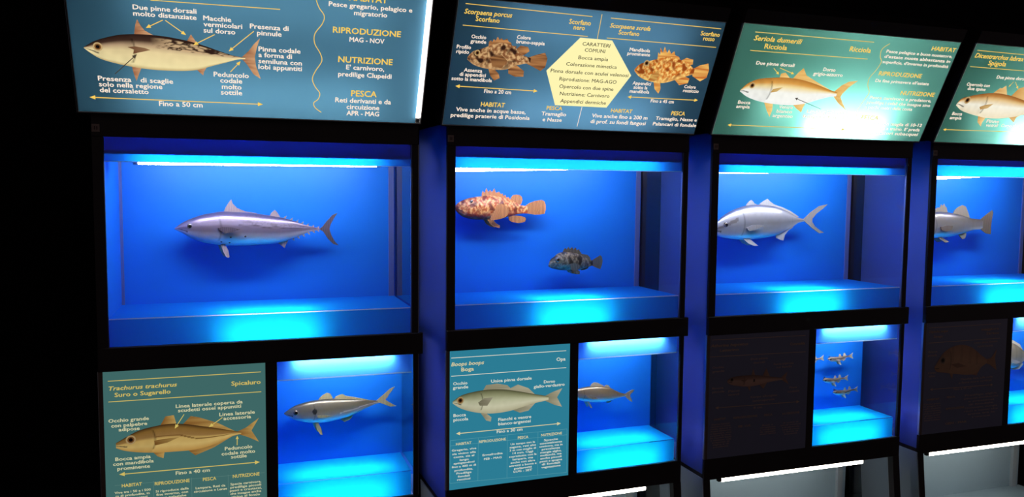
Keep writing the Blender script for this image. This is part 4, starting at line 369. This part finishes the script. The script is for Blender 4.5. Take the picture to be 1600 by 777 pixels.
def paint(kind, s, t, x, z, model):
    """colour of the skin, on the models with some light painted in: s along the body from snout to tail, t from belly (-1) to back (1)"""
    if 'scorpion' in kind:
        red = kind.startswith('red')
        n = nz(x, z, 95, 3) + .6 * nz(x, z, 210, 9)
        if red: a, b, c = ((.42, .07, .012), (.78, .40, .13), (.16, .025, .008)) if model else (S_(205, 112, 40), S_(252, 208, 120), S_(150, 70, 25))
        else: a, b, c = ((.085, .06, .035), (.30, .23, .14), (.018, .013, .009)) if model else (S_(130, 82, 50), S_(214, 170, 118), S_(52, 30, 22))
        col = lerp3(a, b, .45 + n * 1.6)
        col = lerp3(col, c, (nz(x, z, 48, 17) - .05) * 3.4)
        if red and model and t < -.3: col = lerp3(col, (.50, .05, .02), (-.3 - t) * 1.2)
        col = lerp3(col, b, (-.45 - t) * .9 if not (red and model) else 0)
    else:
        col = ramp(t, (MODEL_RAMP if model else PRINT_RAMP)[kind])
        v = .5 + .5 * nz(x, z, 60, 5)
        col = lerp3(col, tuple(c * .82 for c in col), v * .6)
    dark = (.03, .025, .025)
    g = .27 + .035 * (1 - t * t)                        # gill cover edge
    e = abs(s - g)
    if e < .010 and abs(t) < .72: col = lerp3(col, tuple(c * .35 for c in col), (1 - e / .010) * (.7 if model else 1))
    if s < g and not model: col = lerp3(col, tuple(c * .78 for c in col), .5 + .5 * nz(x, z, 40, 2))
    if s < .085 and abs(t + .25 + s * 2) < .10: col = lerp3(col, dark, .75)      # mouth
    if kind == 'tunny':
        if s > .40 and t > .28 and s < .97:
            if not model and t < .86: col = lerp3(col, S_(205, 172, 130), min(1, (s - .40) * 8) * .85)
            k = nz(x * .55 + z * .9, z * 1.6 - x * .25, 95 if model else 75, 7)
            col = lerp3(col, (.10, .07, .08) if model else S_(48, 30, 24), (.17 - abs(k)) * (9 if not model else 3) * min(1, (s - .40) * 8))
        if model and .42 < s < .97:
            q = .24 - .16 * (s - .42) + .09 * nz(x, 0, 30, 4)
            if abs(t - q) < .06: col = lerp3(col, (.06, .04, .06), .85 * (1 - abs(t - q) / .06))
    if kind in ('horse_mackerel',) and s > .3:
        q = .18 if s < .5 else .18 - .25 * min(1, (s - .5) / .12)
        if not model and abs(t - q) < .05: col = lerp3(col, S_(110, 70, 30), .8)
        if model and abs(t + .55 - .5 * s) < .05 + .05 * s and s > .55: col = lerp3(col, (.85, .82, .70), .85)
    if kind == 'horse_mackerel' and model and (s - .30) ** 2 + ((t - .12) * .10) ** 2 < .0006: col = (.03, .03, .03)
    if kind == 'amberjack' and .01 < s < .24 and model and abs(t + .02 - (s - .02) * 1.6) < .13: col = lerp3(col, (.16, .14, .11), .7)
    if kind == 'bream':
        for b in (.34, .50, .66, .80):
            if abs(s - b) < .022 and t > -.2: col = lerp3(col, tuple(c * .6 for c in col), .35)
    if kind == 'sand_smelt' and not model and abs(s - .47) < .012 and abs(t) < .25: col = dark
    return col
def prof(pts, x):
    for (x0, z0), (x1, z1) in zip(pts, pts[1:]):
        if x <= x1: return z0 + (z1 - z0) * max(0, min(1, (x - x0) / (x1 - x0 + 1e-9)))
    return pts[-1][1]
def set_paint(me, cols):
    a = me.color_attributes.new('paint', 'FLOAT_COLOR', 'POINT')
    for i, c in enumerate(cols): a.data[i].color = (max(0, c[0]), max(0, c[1]), max(0, c[2]), 1)
PRINT_FIN = {'tunny': (S_(150, 95, 65), S_(215, 165, 120)), 'amberjack': (S_(224, 170, 90), S_(250, 215, 140)), 'sea_bass': (S_(205, 150, 80), S_(250, 215, 150)),
 'horse_mackerel': (S_(150, 100, 45), S_(216, 176, 100)), 'bogue': (S_(150, 146, 116), S_(206, 198, 168)), 'sand_smelt': ((.34, .17, .12), (.46, .26, .18)), 'bream': ((.40, .20, .115), (.46, .25, .14)),
 'red_scorpionfish': (S_(190, 95, 35), S_(246, 196, 105)), 'black_scorpionfish': (S_(96, 55, 35), S_(200, 140, 85))}
def drawing(f, d, mat, parent):
    """a printed fish: one flat mesh, its colours printed on it"""
    kind = d['kind']; top = smooth_pts(d['top'], 5); bot = smooth_pts(d['bottom'], 5)
    top = [(p.x, p.y) for p in top]; bot = [(p.x, p.y) for p in bot]
    x0, x1 = top[0][0], top[-1][0]; NS, NT = 110, 34
    vs_, fs, cols = [], [], []
    def add_fin(pts, n, dark=1.0, tail=False):
        c1, c2 = PRINT_FIN[kind]; P_ = [Vector(p) for p in pts]; c = sum(P_, Vector((0, 0))) / len(P_)
        base = len(vs_); px0 = min(p.x for p in P_); px1 = max(p.x for p in P_)
        for p in P_:
            vs_.append(f(p.x, p.y, n))
            k = (p.x - px0) / (px1 - px0) + .25 * math.sin((p.x - p.y * .5) * 500)
            k2 = k if 'scorp' not in kind else .5 + 1.2 * nz(p.x, p.y, 110, 3)
            cols.append(tuple(v * dark for v in lerp3(c1, c2, k2)))
        for tri in tessellate_polygon([[Vector((p.x, p.y, 0)) for p in P_]]):
            fs.append(tuple(base + i for i in tri))
    def dense(pts, m=4):
        out = []
        for i in range(len(pts)):
            a, b = Vector(pts[i]), Vector(pts[(i + 1) % len(pts)])
            out += [a + (b - a) * k / m for k in range(m)]
        return out
    for n in ('dorsal_fin', 'second_dorsal_fin', 'tail_fin', 'pelvic_fin', 'anal_fin'):
        if n in d: add_fin(dense(d[n]), .0010)
    base = len(vs_)
    for i in range(NS + 1):
        s = i / NS; x = x0 + (x1 - x0) * s; zt_, zb_ = prof(top, x), prof(bot, x)
        for j in range(NT + 1):
            t = -1 + 2 * j / NT; z = (zt_ + zb_) / 2 + t * (zt_ - zb_) / 2
            vs_.append(f(x, z, .0013)); cols.append(paint(kind, s, t, x, z, False))
    for i in range(NS):
        for j in range(NT):
            a = base + i * (NT + 1) + j; fs.append((a, a + NT + 1, a + NT + 2, a + 1))
    if 'pectoral_fin' in d: add_fin(dense(d['pectoral_fin']), .0016, .42 if kind == 'tunny' else .72)
    ex, ey, er = d['eye']
    for rad, col in ((1.25, S_(190, 160, 110) if mat != 'print_dim' else (.3, .2, .14)), (.85, S_(120, 78, 40) if mat != 'print_dim' else (.1, .06, .05)), (.5, S_(22, 14, 12))):
        b0 = len(vs_); k = 16
        for i in range(k):
            a = 2 * math.pi * i / k; vs_.append(f(ex + er * rad * math.cos(a), ey + er * rad * math.sin(a), .0018 + (1.3 - rad) * .0004)); cols.append(col)
        fs.append(tuple(range(b0, b0 + k)))
    me = mesh('fish_drawing', vs_, fs); set_paint(me, cols)
    return link('fish_drawing', me, mat, parent)
def print_on(f, name, ink, parent):
    d = PRINT[name]
    for pts, col in d['poly']: flat_poly('caption_field', f, pts, 'ink_%s_%s' % (ink, col), parent, .0008)
    for it in d['text']: lettering(f, it, ink, parent)
    for a, b, w_, col in d['lines']: ribbon('rule', f, [a, b], w_, 'ink_%s_%s' % (ink, col), parent)
    for a, b, two, col in d['arrows']: arrow(f, a, b, two, 'ink_%s_%s' % (ink, col), parent)
    for pts, col in d['wave']: ribbon('wavy_rule', f, smooth_pts(pts), .0024, 'ink_%s_%s' % (ink, col), parent)
    for fd in d['fish']: drawing(f, fd, 'print_%s' % ink, parent)

# ------------------------------------------------------------------ the display cabinets
TOP_TUBE = [  # x0, z0, x1, z1 of the lamp above each large case
 (.07, ZF + .003, .80, ZF + .008), (.0, ZF - .003, .80, ZF + .020), (.03, ZF + .008, .80, ZF + .014), (.0, ZF - .006, .70, ZF + .030)]
BOX_TUBE = [[(.08, .80, .075, -.080, 0), (.08, .80, .33, -.085, 'weak')], [(.14, .76, .070, -.075, 0), (.10, .80, .33, -.085, 'weak')], [(.10, .80, .12, -.080, 2), (.34, .72, .055, -.046, 'hot')], [(.10, .80, .12, -.080, 3), (.32, .80, .050, -.056, 'hot')]]
STRIP = [(.06, .77), (.06, .772), (.053, .741), (.034, .73)]
CAB_LABEL = ['black cabinet with large silvery tunny case and teal horse mackerel poster', 'black cabinet with two scorpionfish above a blue bogue poster',
             'black cabinet with the silver amberjack and an unlit poster beside four tiny fish', 'black cabinet cut off at the right edge, holding the sea bass']
def slanted(name, x0, x1, y0, y1, z0, z1, mat, parent, bevel=0.0):
    """an upright of the outward leaning base"""
    sh = lambda z: -(RAIL0 - z) * .11
    return hexa(name, [(x0, y0 + sh(z0), z0), (x1, y0 + sh(z0), z0), (x1, y1 + sh(z0), z0), (x0, y1 + sh(z0), z0),
                       (x0, y0 + sh(z1), z1), (x1, y0 + sh(z1), z1), (x1, y1 + sh(z1), z1), (x0, y1 + sh(z1), z1)], mat, parent, bevel)
def cabinet(k):
    root = empty('display_cabinet', unit_matrix(k))
    tag(root, CAB_LABEL[k], 'display cabinet', 'row of fish display cabinets')
    B = 'black_frame'
    RP = W + .0200
    # black frame
    box('post', PL, 0.0, 0.0, .0125, ZB, ZT, B, root, .001)
    box('post', W, RP, 0.0, .0125, ZB, ZT, B, root, .001)
    box('rail', PL, RP, -.002, .0125, ZT, LBZ + .004, B, root, .001)
    box('rail', PL, RP + .0145, -.006, .0125, ST, ZB, B, root, .0015)
    box('rail', PL, RP, -.001, .0125, RAIL0, SB, B, root, .001)
    box('post', PR, SL, 0.0, .0125, SB, ST, B, root, .001)
    box('post', SR, RP, 0.0, .0125, SB, ST, B, root, .001)
    box('edge_strip', W - .0035, W + .0005, .002, .0100, ZB, ZT, 'trim_grey', root)
    # outer side facing the gap
    box('side_panel', PL, PL + .004, .0126, .375, RAIL0 + .022, ZT + .075, 'side_paint', root)
    box('rail', PL - .001, PL + .0045, .0126, .43, RAIL0 + .008, RAIL0 + .022, B, root)
    box('edge_strip', PL - .0022, PL, .001, .011, SB, ST, 'silver', root)
    box('edge_strip', RP, RP + .0022, .003, .011, ZB, ZT, 'silver', root)
    box('edge_strip', RP, RP + .0018, .003, .011, SB, ST, 'silver', root)
    # large case
    box('back_panel', -.004, W + .004, DB, DB + .008, ZB - .004, ZT + .006, 'blue_paint', root)
    box('side_lining', -.0045, -.0005, .0126, DB, ZB - .004, ZT + .006, 'blue_paint', root)
    box('case_top', -.004, W + .004, .0126, DB, ZT + .004, ZT + .008, 'blue_paint', root)
    box('case_bottom', -.004, W + .004, .0126, DB, ZB - .008, ZB - .004, 'white_lining', root)
    sheet(box('plinth_front', 0.0, W - .001, DR, DR + .003, ZB - .004, ZR - .003, 'blue_acrylic', root), (0, -1, 0))
    sheet(box('plinth_top', 0.0, W - .001, DR + .003, DB, ZR - .003, ZR, 'blue_acrylic', root), (0, 0, 1))
    box('plinth_edge', 0.0, W - .001, DR, DR + .003, ZR - .003, ZR, 'edge_acrylic', root)
    sheet(box('fascia', 0.0, W, DR, DR + .003, ZF, ZT + .004, 'upper_acrylic', root), (0, -1, 0))
    box('fascia_edge', 0.0, W, DR, DR + .003, ZF - .002, ZF, 'edge_acrylic', root)
    box('corner_trim', W - .020, W - .001, DB - .006, DB, ZR, ZT, 'trim_grey', root)
    box('corner_trim', -.0005, .008, DB - .006, DB, ZR, ZT, 'trim_grey', root)
    x0, z0, x1, z1 = TOP_TUBE[k]
    lamp('fluorescent_tube', (x0 + .014, .070, z0), (x1, .070, z1), .0105, 'tube_case' if k != 1 else 'tube_case_dim', root)
    zb_ = max(z0, z1) + .0125
    box('added_shield', .002, W - .002, DR + .0031, .105, zb_, zb_ + .012, 'blue_paint', root)  # added shield, keeps the tube's light off the upper fascia
    lamp('fluorescent_tube', (.32, .075, ZB + .022), (.60, .075, ZB + .022), .0105, 'tube_plinth', root)
    box('front_pane', .0005, W - .0040, .0060, .0095, ZB + .0005, ZT - .0005, 'front_glass', root)
    box('side_pane', W + .0045, W + .0085, .0130, DB, ZB, ZT, 'side_glass', root)
    # small case
    box('back_panel', SL - .006, SR + .004, DBS, DBS + .008, SB - .004, ST + .004, 'blue_paint', root)
    box('side_lining', SL - .006, SL - .001, .0126, DBS, SB - .004, ST + .004, 'blue_paint', root)
    box('case_top', SL - .006, SR + .004, .0126, DBS, ST + .001, ST + .005, 'white_lining', root)
    box('case_bottom', SL - .006, SR + .004, .0126, DBS, SB - .008, SB - .004, 'white_lining', root)
    sheet(box('plinth_front', SL, SR - .004, DSB, DSB + .003, SB - .004, ZSR - .003, 'blue_acrylic', root), (0, -1, 0))
    sheet(box('plinth_top', SL, SR - .004, DSB, DBS, ZSR - .003, ZSR, 'blue_acrylic', root), (0, 0, 1))
    sheet(box('fascia', SL, SR - .002, DSB, DSB + .003, ZSF, ST + .001, 'fascia_acrylic', root), (0, -1, 0))
    box('fascia_edge', SL, SR - .002, DSB, DSB + .003, ZSF - .004, ZSF, 'edge_acrylic', root)
    lamp('fluorescent_tube', (SL + .055, .043, ST - .006), (SR - .065, .043, ST - .006), .0085, 'tube_small', root)
    lamp('fluorescent_tube', (SL + .05, .080, SB + .022), (SR - .07, .080, SB + .022), .0085, 'tube_small_plinth', root)
    box('front_pane', SL + .0005, SR - .0005, .0060, .0095, SB + .0005, ST - .0005, 'front_glass', root)
    box('side_pane', SR + .0010, SR + .0045, .0130, DBS, SB, ST, 'smoked_glass', root)
    # species poster
    lit = k < 2
    po = box('poster', PL + .012, PR, -.0005, .004, SB, ST, 'poster_lit%d' % k if lit else 'poster_dim', root)
    po['label'] = ['backlit teal poster of a horse mackerel', 'backlit blue poster of a bogue', 'unlit dark poster of a sand smelt', 'unlit dark poster of a bream'][k]
    print_on(lambda a, b, n=0: (a, -.0005 - n, b), 'poster%d' % k, 'lit%d' % k if lit else 'dim', po)
    box('poster_trim', PL, PL + .012, -.001, .010, SB, ST, 'bronze', root, .0008)
    # tilted light box
    lr = LR - .017 if k == 0 else LR
    pn = sheet(slab('light_panel', onbox, LL, lr, 0.0, LB, -.003, 0.0, 'backlit_%d' % k, root), (0, -DLZ, DLY))
    pn['label'] = ['blue backlit panel about the tunny', 'blue backlit panel about two scorpionfish', 'green backlit panel about the amberjack', 'green backlit panel about the sea bass'][k]
    print_on(onbox, 'box%d' % k, 'box', pn)
    if k == 0: lamp('fluorescent_tube', onbox(LR - .009, .016, -.008), onbox(LR - .009, LB - .016, -.008), .0070, 'tube_slit', root)
    slab('housing_back', onbox, LL - .002, LR + .002, 0.0, LB, -.104, -.100, 'white_lining', root)
    slab('housing_side', onbox, LL - .002, LL, 0.0, LB, -.100, -.003, 'white_lining', root)
    slab('housing_side', onbox, LR, LR + .002, 0.0, LB, -.100, -.003, 'white_lining', root)
    slab('housing_base', onbox, LL - .002, LR + .002, -.003, 0.0, -.104, -.001, 'white_lining', root)
    slab('housing_top', onbox, LL - .002, LR + .002, LB, LB + .003, -.104, -.001, 'white_lining', root)
    slab('housing_cover', onbox, LL - .004, LL - .002, -.003, LB + .003, -.108, 0.0, B, root)
    slab('housing_cover', onbox, LR + .002, LR + .004, -.003, LB + .003, -.108, 0.0, B, root)
    slab('housing_cover', onbox, LL - .004, LR + .004, -.006, LB + .004, -.112, -.108, B, root)
    slab('housing_cover', onbox, LL - .004, LR + .004, -.006, -.003, -.108, .001, B, root)
    slab('rail', onbox, LL - .004, LR + .004, LB + .003, LB + .05, -.108, .002, B, root)
    slab('edge_strip', onbox, LL - .0055, LL - .004, -.004, LB, -.004, .001, 'silver', root)
    for a0, a1, b, n, t in BOX_TUBE[k]:
        lamp('fluorescent_tube', onbox(a0, b, n), onbox(a1, b, n), .0105, 'tube_box_%s' % t, root)
    # number tag
    tg = box('number_tag', -.029, -.008, -.0026, -.0020, 1.702, 1.724, 'tag_card', root)
    for dx in (0, .006): box('tag_mark', -.0225 + dx, -.0195 + dx, -.0029, -.0026, 1.708, 1.718, 'tag_ink', tg)
    # leaning base with the lowest case
    slanted('leg', PL, -.002, 0.0, .030, 0.0, RAIL0, B, root, .001)
    slanted('leg', W - .012, RP + .002, 0.0, .030, 0.0, RAIL0, B, root, .001)
    slanted('kick_rail', -.002, W - .012, 0.0, .020, 0.0, .10, B, root)
    slanted('side_panel', PL - .003, PL, .004, .34, 0.0, RAIL0 + .006, 'pale_side', root)
    box('back_panel', PL + .001, W - .02, .26, .266, .02, RAIL0 - .004, 'pale_panel', root)
    box('base_shelf', PL + .001, W - .012, .022, .26, .10, .106, 'pale_panel', root)
    box('rail', PL, RP, .0126, .27, RAIL0, RAIL0 + .008, B, root)
    box('corner_trim', W - .075, W - .048, .245, .26, .106, RAIL0 - .001, 'pale_side', root)
    slanted('side_pane', W - .016, W - .013, .032, .26, .11, RAIL0 - .001, 'side_glass', root)
    s0, s1 = STRIP[k]
    st = box('strip_lamp', s0, s1, .004, .018, RAIL0 - .016, RAIL0 - .0005, 'strip_lamp', root, .002)
    box('end_cap', s0 - .014, s0, .004, .018, RAIL0 - .014, RAIL0 - .0005, B, st)
    box('end_cap', s1, s1 + .006, .004, .018, RAIL0 - .014, RAIL0 - .0005, 'silver', st)
    return root
for k in range(4): cabinet(k)
finish_lettering()

# ------------------------------------------------------------------ the fish
FINS = {'tunny': ((0.140, 0.070, 0.070), (0.364, 0.280, 0.294)), 'red_scorpionfish': ((0.20, 0.035, 0.010), (0.70, 0.33, 0.12)), 'black_scorpionfish': ((0.049, 0.035, 0.028), (0.224, 0.175, 0.126)),
        'amberjack': ((0.196, 0.182, 0.154), (0.462, 0.448, 0.420)), 'sea_bass': ((0.112, 0.084, 0.056), (0.308, 0.252, 0.175)), 'horse_mackerel': ((0.210, 0.168, 0.070), (0.434, 0.378, 0.210)),
        'bogue': ((0.224, 0.168, 0.091), (0.462, 0.406, 0.308)), 'sand_smelt': ((0.238, 0.210, 0.168), (0.434, 0.392, 0.322)), 'bream': ((0.280, 0.252, 0.196), (0.462, 0.434, 0.364))}
for n_, (a_, b_) in FINS.items(): fin_mat('fin_' + n_, a_ if 'scorp' in n_ else tuple(.45 * p + .55 * q for p, q in zip(a_, b_)), b_, 63 * 6.28 if n_ != 'sand_smelt' else 150 * 6.28)
DARKFIN = {'tunny': (.07, .05, .06), 'amberjack': (.20, .185, .165), 'sea_bass': (.12, .088, .058), 'bogue': (.20, .15, .10), 'black_scorpionfish': (.09, .075, .06)}
for n_, c_ in DARKFIN.items(): fin_mat('darkfin_' + n_, c_, tuple(v * 1.7 for v in c_), 50 * 6.28)
THICK = {'tunny': .62, 'red_scorpionfish': .70, 'black_scorpionfish': .70, 'amberjack': .42, 'sea_bass': .52, 'horse_mackerel': .50, 'bogue': .52, 'sand_smelt': .62, 'bream': .40}
def fin_mesh(name, pts, yfun, th, m=2):
    P_ = [Vector(p) for p in pts]
    n = len(P_); vs_ = []
    for sgn in (-1, 1):
        for p in P_: vs_.append((p.x, yfun(p.x, p.y) + sgn * th / 2, p.y))
    fs = [tuple(range(n)), tuple(range(2 * n - 1, n - 1, -1))] + [(i, n + i, n + (i + 1) % n, (i + 1) % n) for i in range(n)]
    me = mesh(name, vs_, fs)
    bm = bmesh.new(); bm.from_mesh(me)
    big = [f for f in bm.faces if len(f.verts) > 4]
    bmesh.ops.triangulate(bm, faces=big)
    bmesh.ops.recalc_face_normals(bm, faces=bm.faces); bm.to_mesh(me); bm.free()
    return me
def make_fish(kind, world_loc, rotz, label, group, pin, flat=1.0, tilt=0.0):
    d = FISH[kind]
    root = empty(kind, Matrix.Translation(world_loc) @ Matrix.Rotation(rotz, 4, 'Z') @ Matrix.Rotation(tilt, 4, 'Y'))
    tag(root, label, 'fish', group)
    top = [(p.x, p.y) for p in smooth_pts(d['top'], 6)]; bot = [(p.x, p.y) for p in smooth_pts(d['bottom'], 6)]
    x0, x1 = top[0][0], top[-1][0]; L = x1 - x0
    NS, NT = (180, 72) if kind != 'sand_smelt' else (48, 24)
    tw = THICK[kind]
    hmax = max((prof(top, x0 + L * i / 60) - prof(bot, x0 + L * i / 60)) / 2 for i in range(61))
    def halfw(x):
        hh = (prof(top, x) - prof(bot, x)) / 2; s = (x - x0) / L
        w_ = tw * (hh * .72 + hmax * .28 * math.sin(math.pi * min(1, s * 1.15 + .02)) ** 1.0 if s < .85 else hh * .80)
        if s >= .78: w_ = min(w_, tw * (hh * .9) + .001) if s > .9 else w_
        return max(.0012, w_ * (1.0 - .75 * max(0, s - .70) / .30) * (1 + (.05 if .12 < s < .29 else 0) * math.sin((s - .12) / .17 * math.pi)))
    rough = 'scorpion' in kind
    vs_, fs, cols = [], [], []
    for i in range(NS + 1):
        s = i / NS; x = x0 + L * s; a, b = prof(top, x), prof(bot, x); c, hh = (a + b) / 2, (a - b) / 2; w_ = halfw(x)
        for j in range(NT):
            th = 2 * math.pi * j / NT
            ct, sn = math.cos(th), math.sin(th)
            y = -w_ * math.copysign(abs(ct) ** .85, ct); z = c + hh * sn
            if rough:
                q = (nz(x, z, 55, 1) + .7 * nz(x, z, 130, 6)) * .0035 * (L / .28)
                y -= math.copysign(q, ct) * abs(ct); 
            vs_.append((x, y, z)); cols.append(paint(kind, s, sn, x, z, True))
    for i in range(NS):
        for j in range(NT):
            p = i * NT + j; q = i * NT + (j + 1) % NT; fs.append((p, p + NT, q + NT, q))
    fs += [tuple(range(NT)), tuple(range(NS * NT + NT - 1, NS * NT - 1, -1))]
    me = mesh('body', vs_, fs); set_paint(me, cols); fix_normals(me)
    link('body', me, 'fish_rough' if rough else 'fish_silver', root, True)
    fm = 'fin_' + kind; th = .0035 * max(.45, min(1, L / .45))
    for n in ('dorsal_fin', 'second_dorsal_fin', 'tail_fin', 'anal_fin'):
        if n in d: link(n, fin_mesh(n, d[n], lambda x, z: 0.0, th), 'dark' + fm if n == 'tail_fin' and kind in DARKFIN else fm, root)
    if 'pelvic_fin' in d:
        zr = max(p[1] for p in d['pelvic_fin'])
        for sgn in (-1, 1):
            w0 = halfw(d['pelvic_fin'][0][0]) * .35
            pts = d['pelvic_fin'] if sgn < 0 else [(p[0] - .02 * L, p[1]) for p in d['pelvic_fin']]
            link('pelvic_fin', fin_mesh('pelvic_fin', pts, lambda x, z: sgn * (w0 + (zr - z) * .25), th), fm, root)
    if 'pectoral_fin' in d:
        xr = min(p[0] for p in d['pectoral_fin'])
        for sgn in (-1, 1):
            w0 = halfw(xr + .015) * .97
            link('pectoral_fin', fin_mesh('pectoral_fin', d['pectoral_fin'], lambda x, z: sgn * (w0 + .002 + max(0, x - xr) * .22), th), 'dark' + fm if kind in DARKFIN else fm, root)
    for (fx, fz) in d.get('finlets', []):
        up = fz > prof(top, fx) - .01
        g = 1 if up else -1; h = .0075
        link('finlet', fin_mesh('finlet', [(fx - .004, fz - g * .006), (fx + .005, fz - g * .006), (fx + .008, fz + g * h * .5), (fx + .002, fz + g * h * .1)], lambda x, z: 0.0, .002), fm, root)
    for (fx, fz) in d.get('spots', []):
        c = (prof(top, fx) + prof(bot, fx)) / 2; hh = (prof(top, fx) - prof(bot, fx)) / 2
        sn = max(-.99, min(.99, (fz - c) / hh)); ct = math.sqrt(1 - sn * sn)
        yy = -halfw(fx) * ct ** .85
        tube('dark_spot', (fx, yy + .002, fz), (fx, yy - .0006, fz), .0032, 'tag_ink', root, 10)
    ex, ez, er = d['eye']
    hh = (prof(top, ex) - prof(bot, ex)) / 2; c = (prof(top, ex) + prof(bot, ex)) / 2
    sn = max(-.95, min(.95, (ez - c) / hh)); yy = halfw(ex) * math.sqrt(1 - sn * sn) ** .85
    for sgn in (-1, 1):
        vs_, fs, cols = [], [], []; NR, NA = 8, 20
        for i in range(NR + 1):
            ph = math.pi * .5 * i / NR; rr = er * math.sin(ph); dep = er * .55 * math.cos(ph)
            for j in range(NA):
                a = 2 * math.pi * j / NA; vs_.append((ex + rr * math.cos(a), sgn * (yy - er * .25 + dep), ez + rr * math.sin(a)))
                q = i / NR
                cols.append((.005, .005, .006) if q < .42 else ((.24, .19, .11) if q < .62 else (.10, .08, .07)))
        for i in range(NR):
            for j in range(NA): fs.append((i * NA + j, i * NA + (j + 1) % NA, (i + 1) * NA + (j + 1) % NA, (i + 1) * NA + j))
        me = mesh('eye', vs_, fs); set_paint(me, cols); fix_normals(me)
        link('eye', me, 'fish_eye', root, True)
    tube('mounting_pin', (L * -.08, halfw(x0 + L * .42) * .5, (prof(top, x0 + L * .42) + prof(bot, x0 + L * .42)) / 2), (L * -.08, pin, (prof(top, x0 + L * .42) + prof(bot, x0 + L * .42)) / 2), .004, 'silver', root, 8)
    return root
def place(kind, label, group, pin, at=None, tilt=0.0):
    d = FISH[kind]; k = d['unit']; loc = at or d['loc']
    return make_fish(kind, unit_matrix(k) @ Vector(loc), UNIT[k][2], label, group, pin, 1.0, tilt)
G1 = 'model fish in the large blue cases'; G2 = 'model fish in the small blue cases'
place('tunny', 'violet-silver tunny model with spots below the pectoral fin', G1, .07)
place('red_scorpionfish', 'orange-red scorpionfish model with spiny back, high in its case', G1, .07)
place('black_scorpionfish', 'small dark brown scorpionfish model below the red one', G1, .07)
place('amberjack', 'deep-bodied plain silver amberjack model with forked tail', G1, .07)
place('sea_bass', 'beige-grey sea bass model, head hidden behind the frame', G1, .07)
place('horse_mackerel', 'olive-silver horse mackerel model with yellowish tail, tilted upward', G2, .05)
place('bogue', 'tan bogue model with white belly, snout hidden by frame', G2, .05)
place('bream', 'pale cream bream model cut off at the right edge', G2, .05)
G3 = 'four tiny sand smelts in a small case'
place('sand_smelt', 'tiny sand smelt, topmost complete one of the little shoal', G3, .05)
for at, lb, ti in zip(FISH['sand_smelt']['others'], ('tiny sand smelt in the middle, below the topmost', 'tiny sand smelt lowest in the little shoal', 'tiny sand smelt showing only its tail beside the frame'), (.05, .02, -.04)):
    place('sand_smelt', lb, G3, .05, (at[0], FISH['sand_smelt']['loc'][1], at[1]), ti)
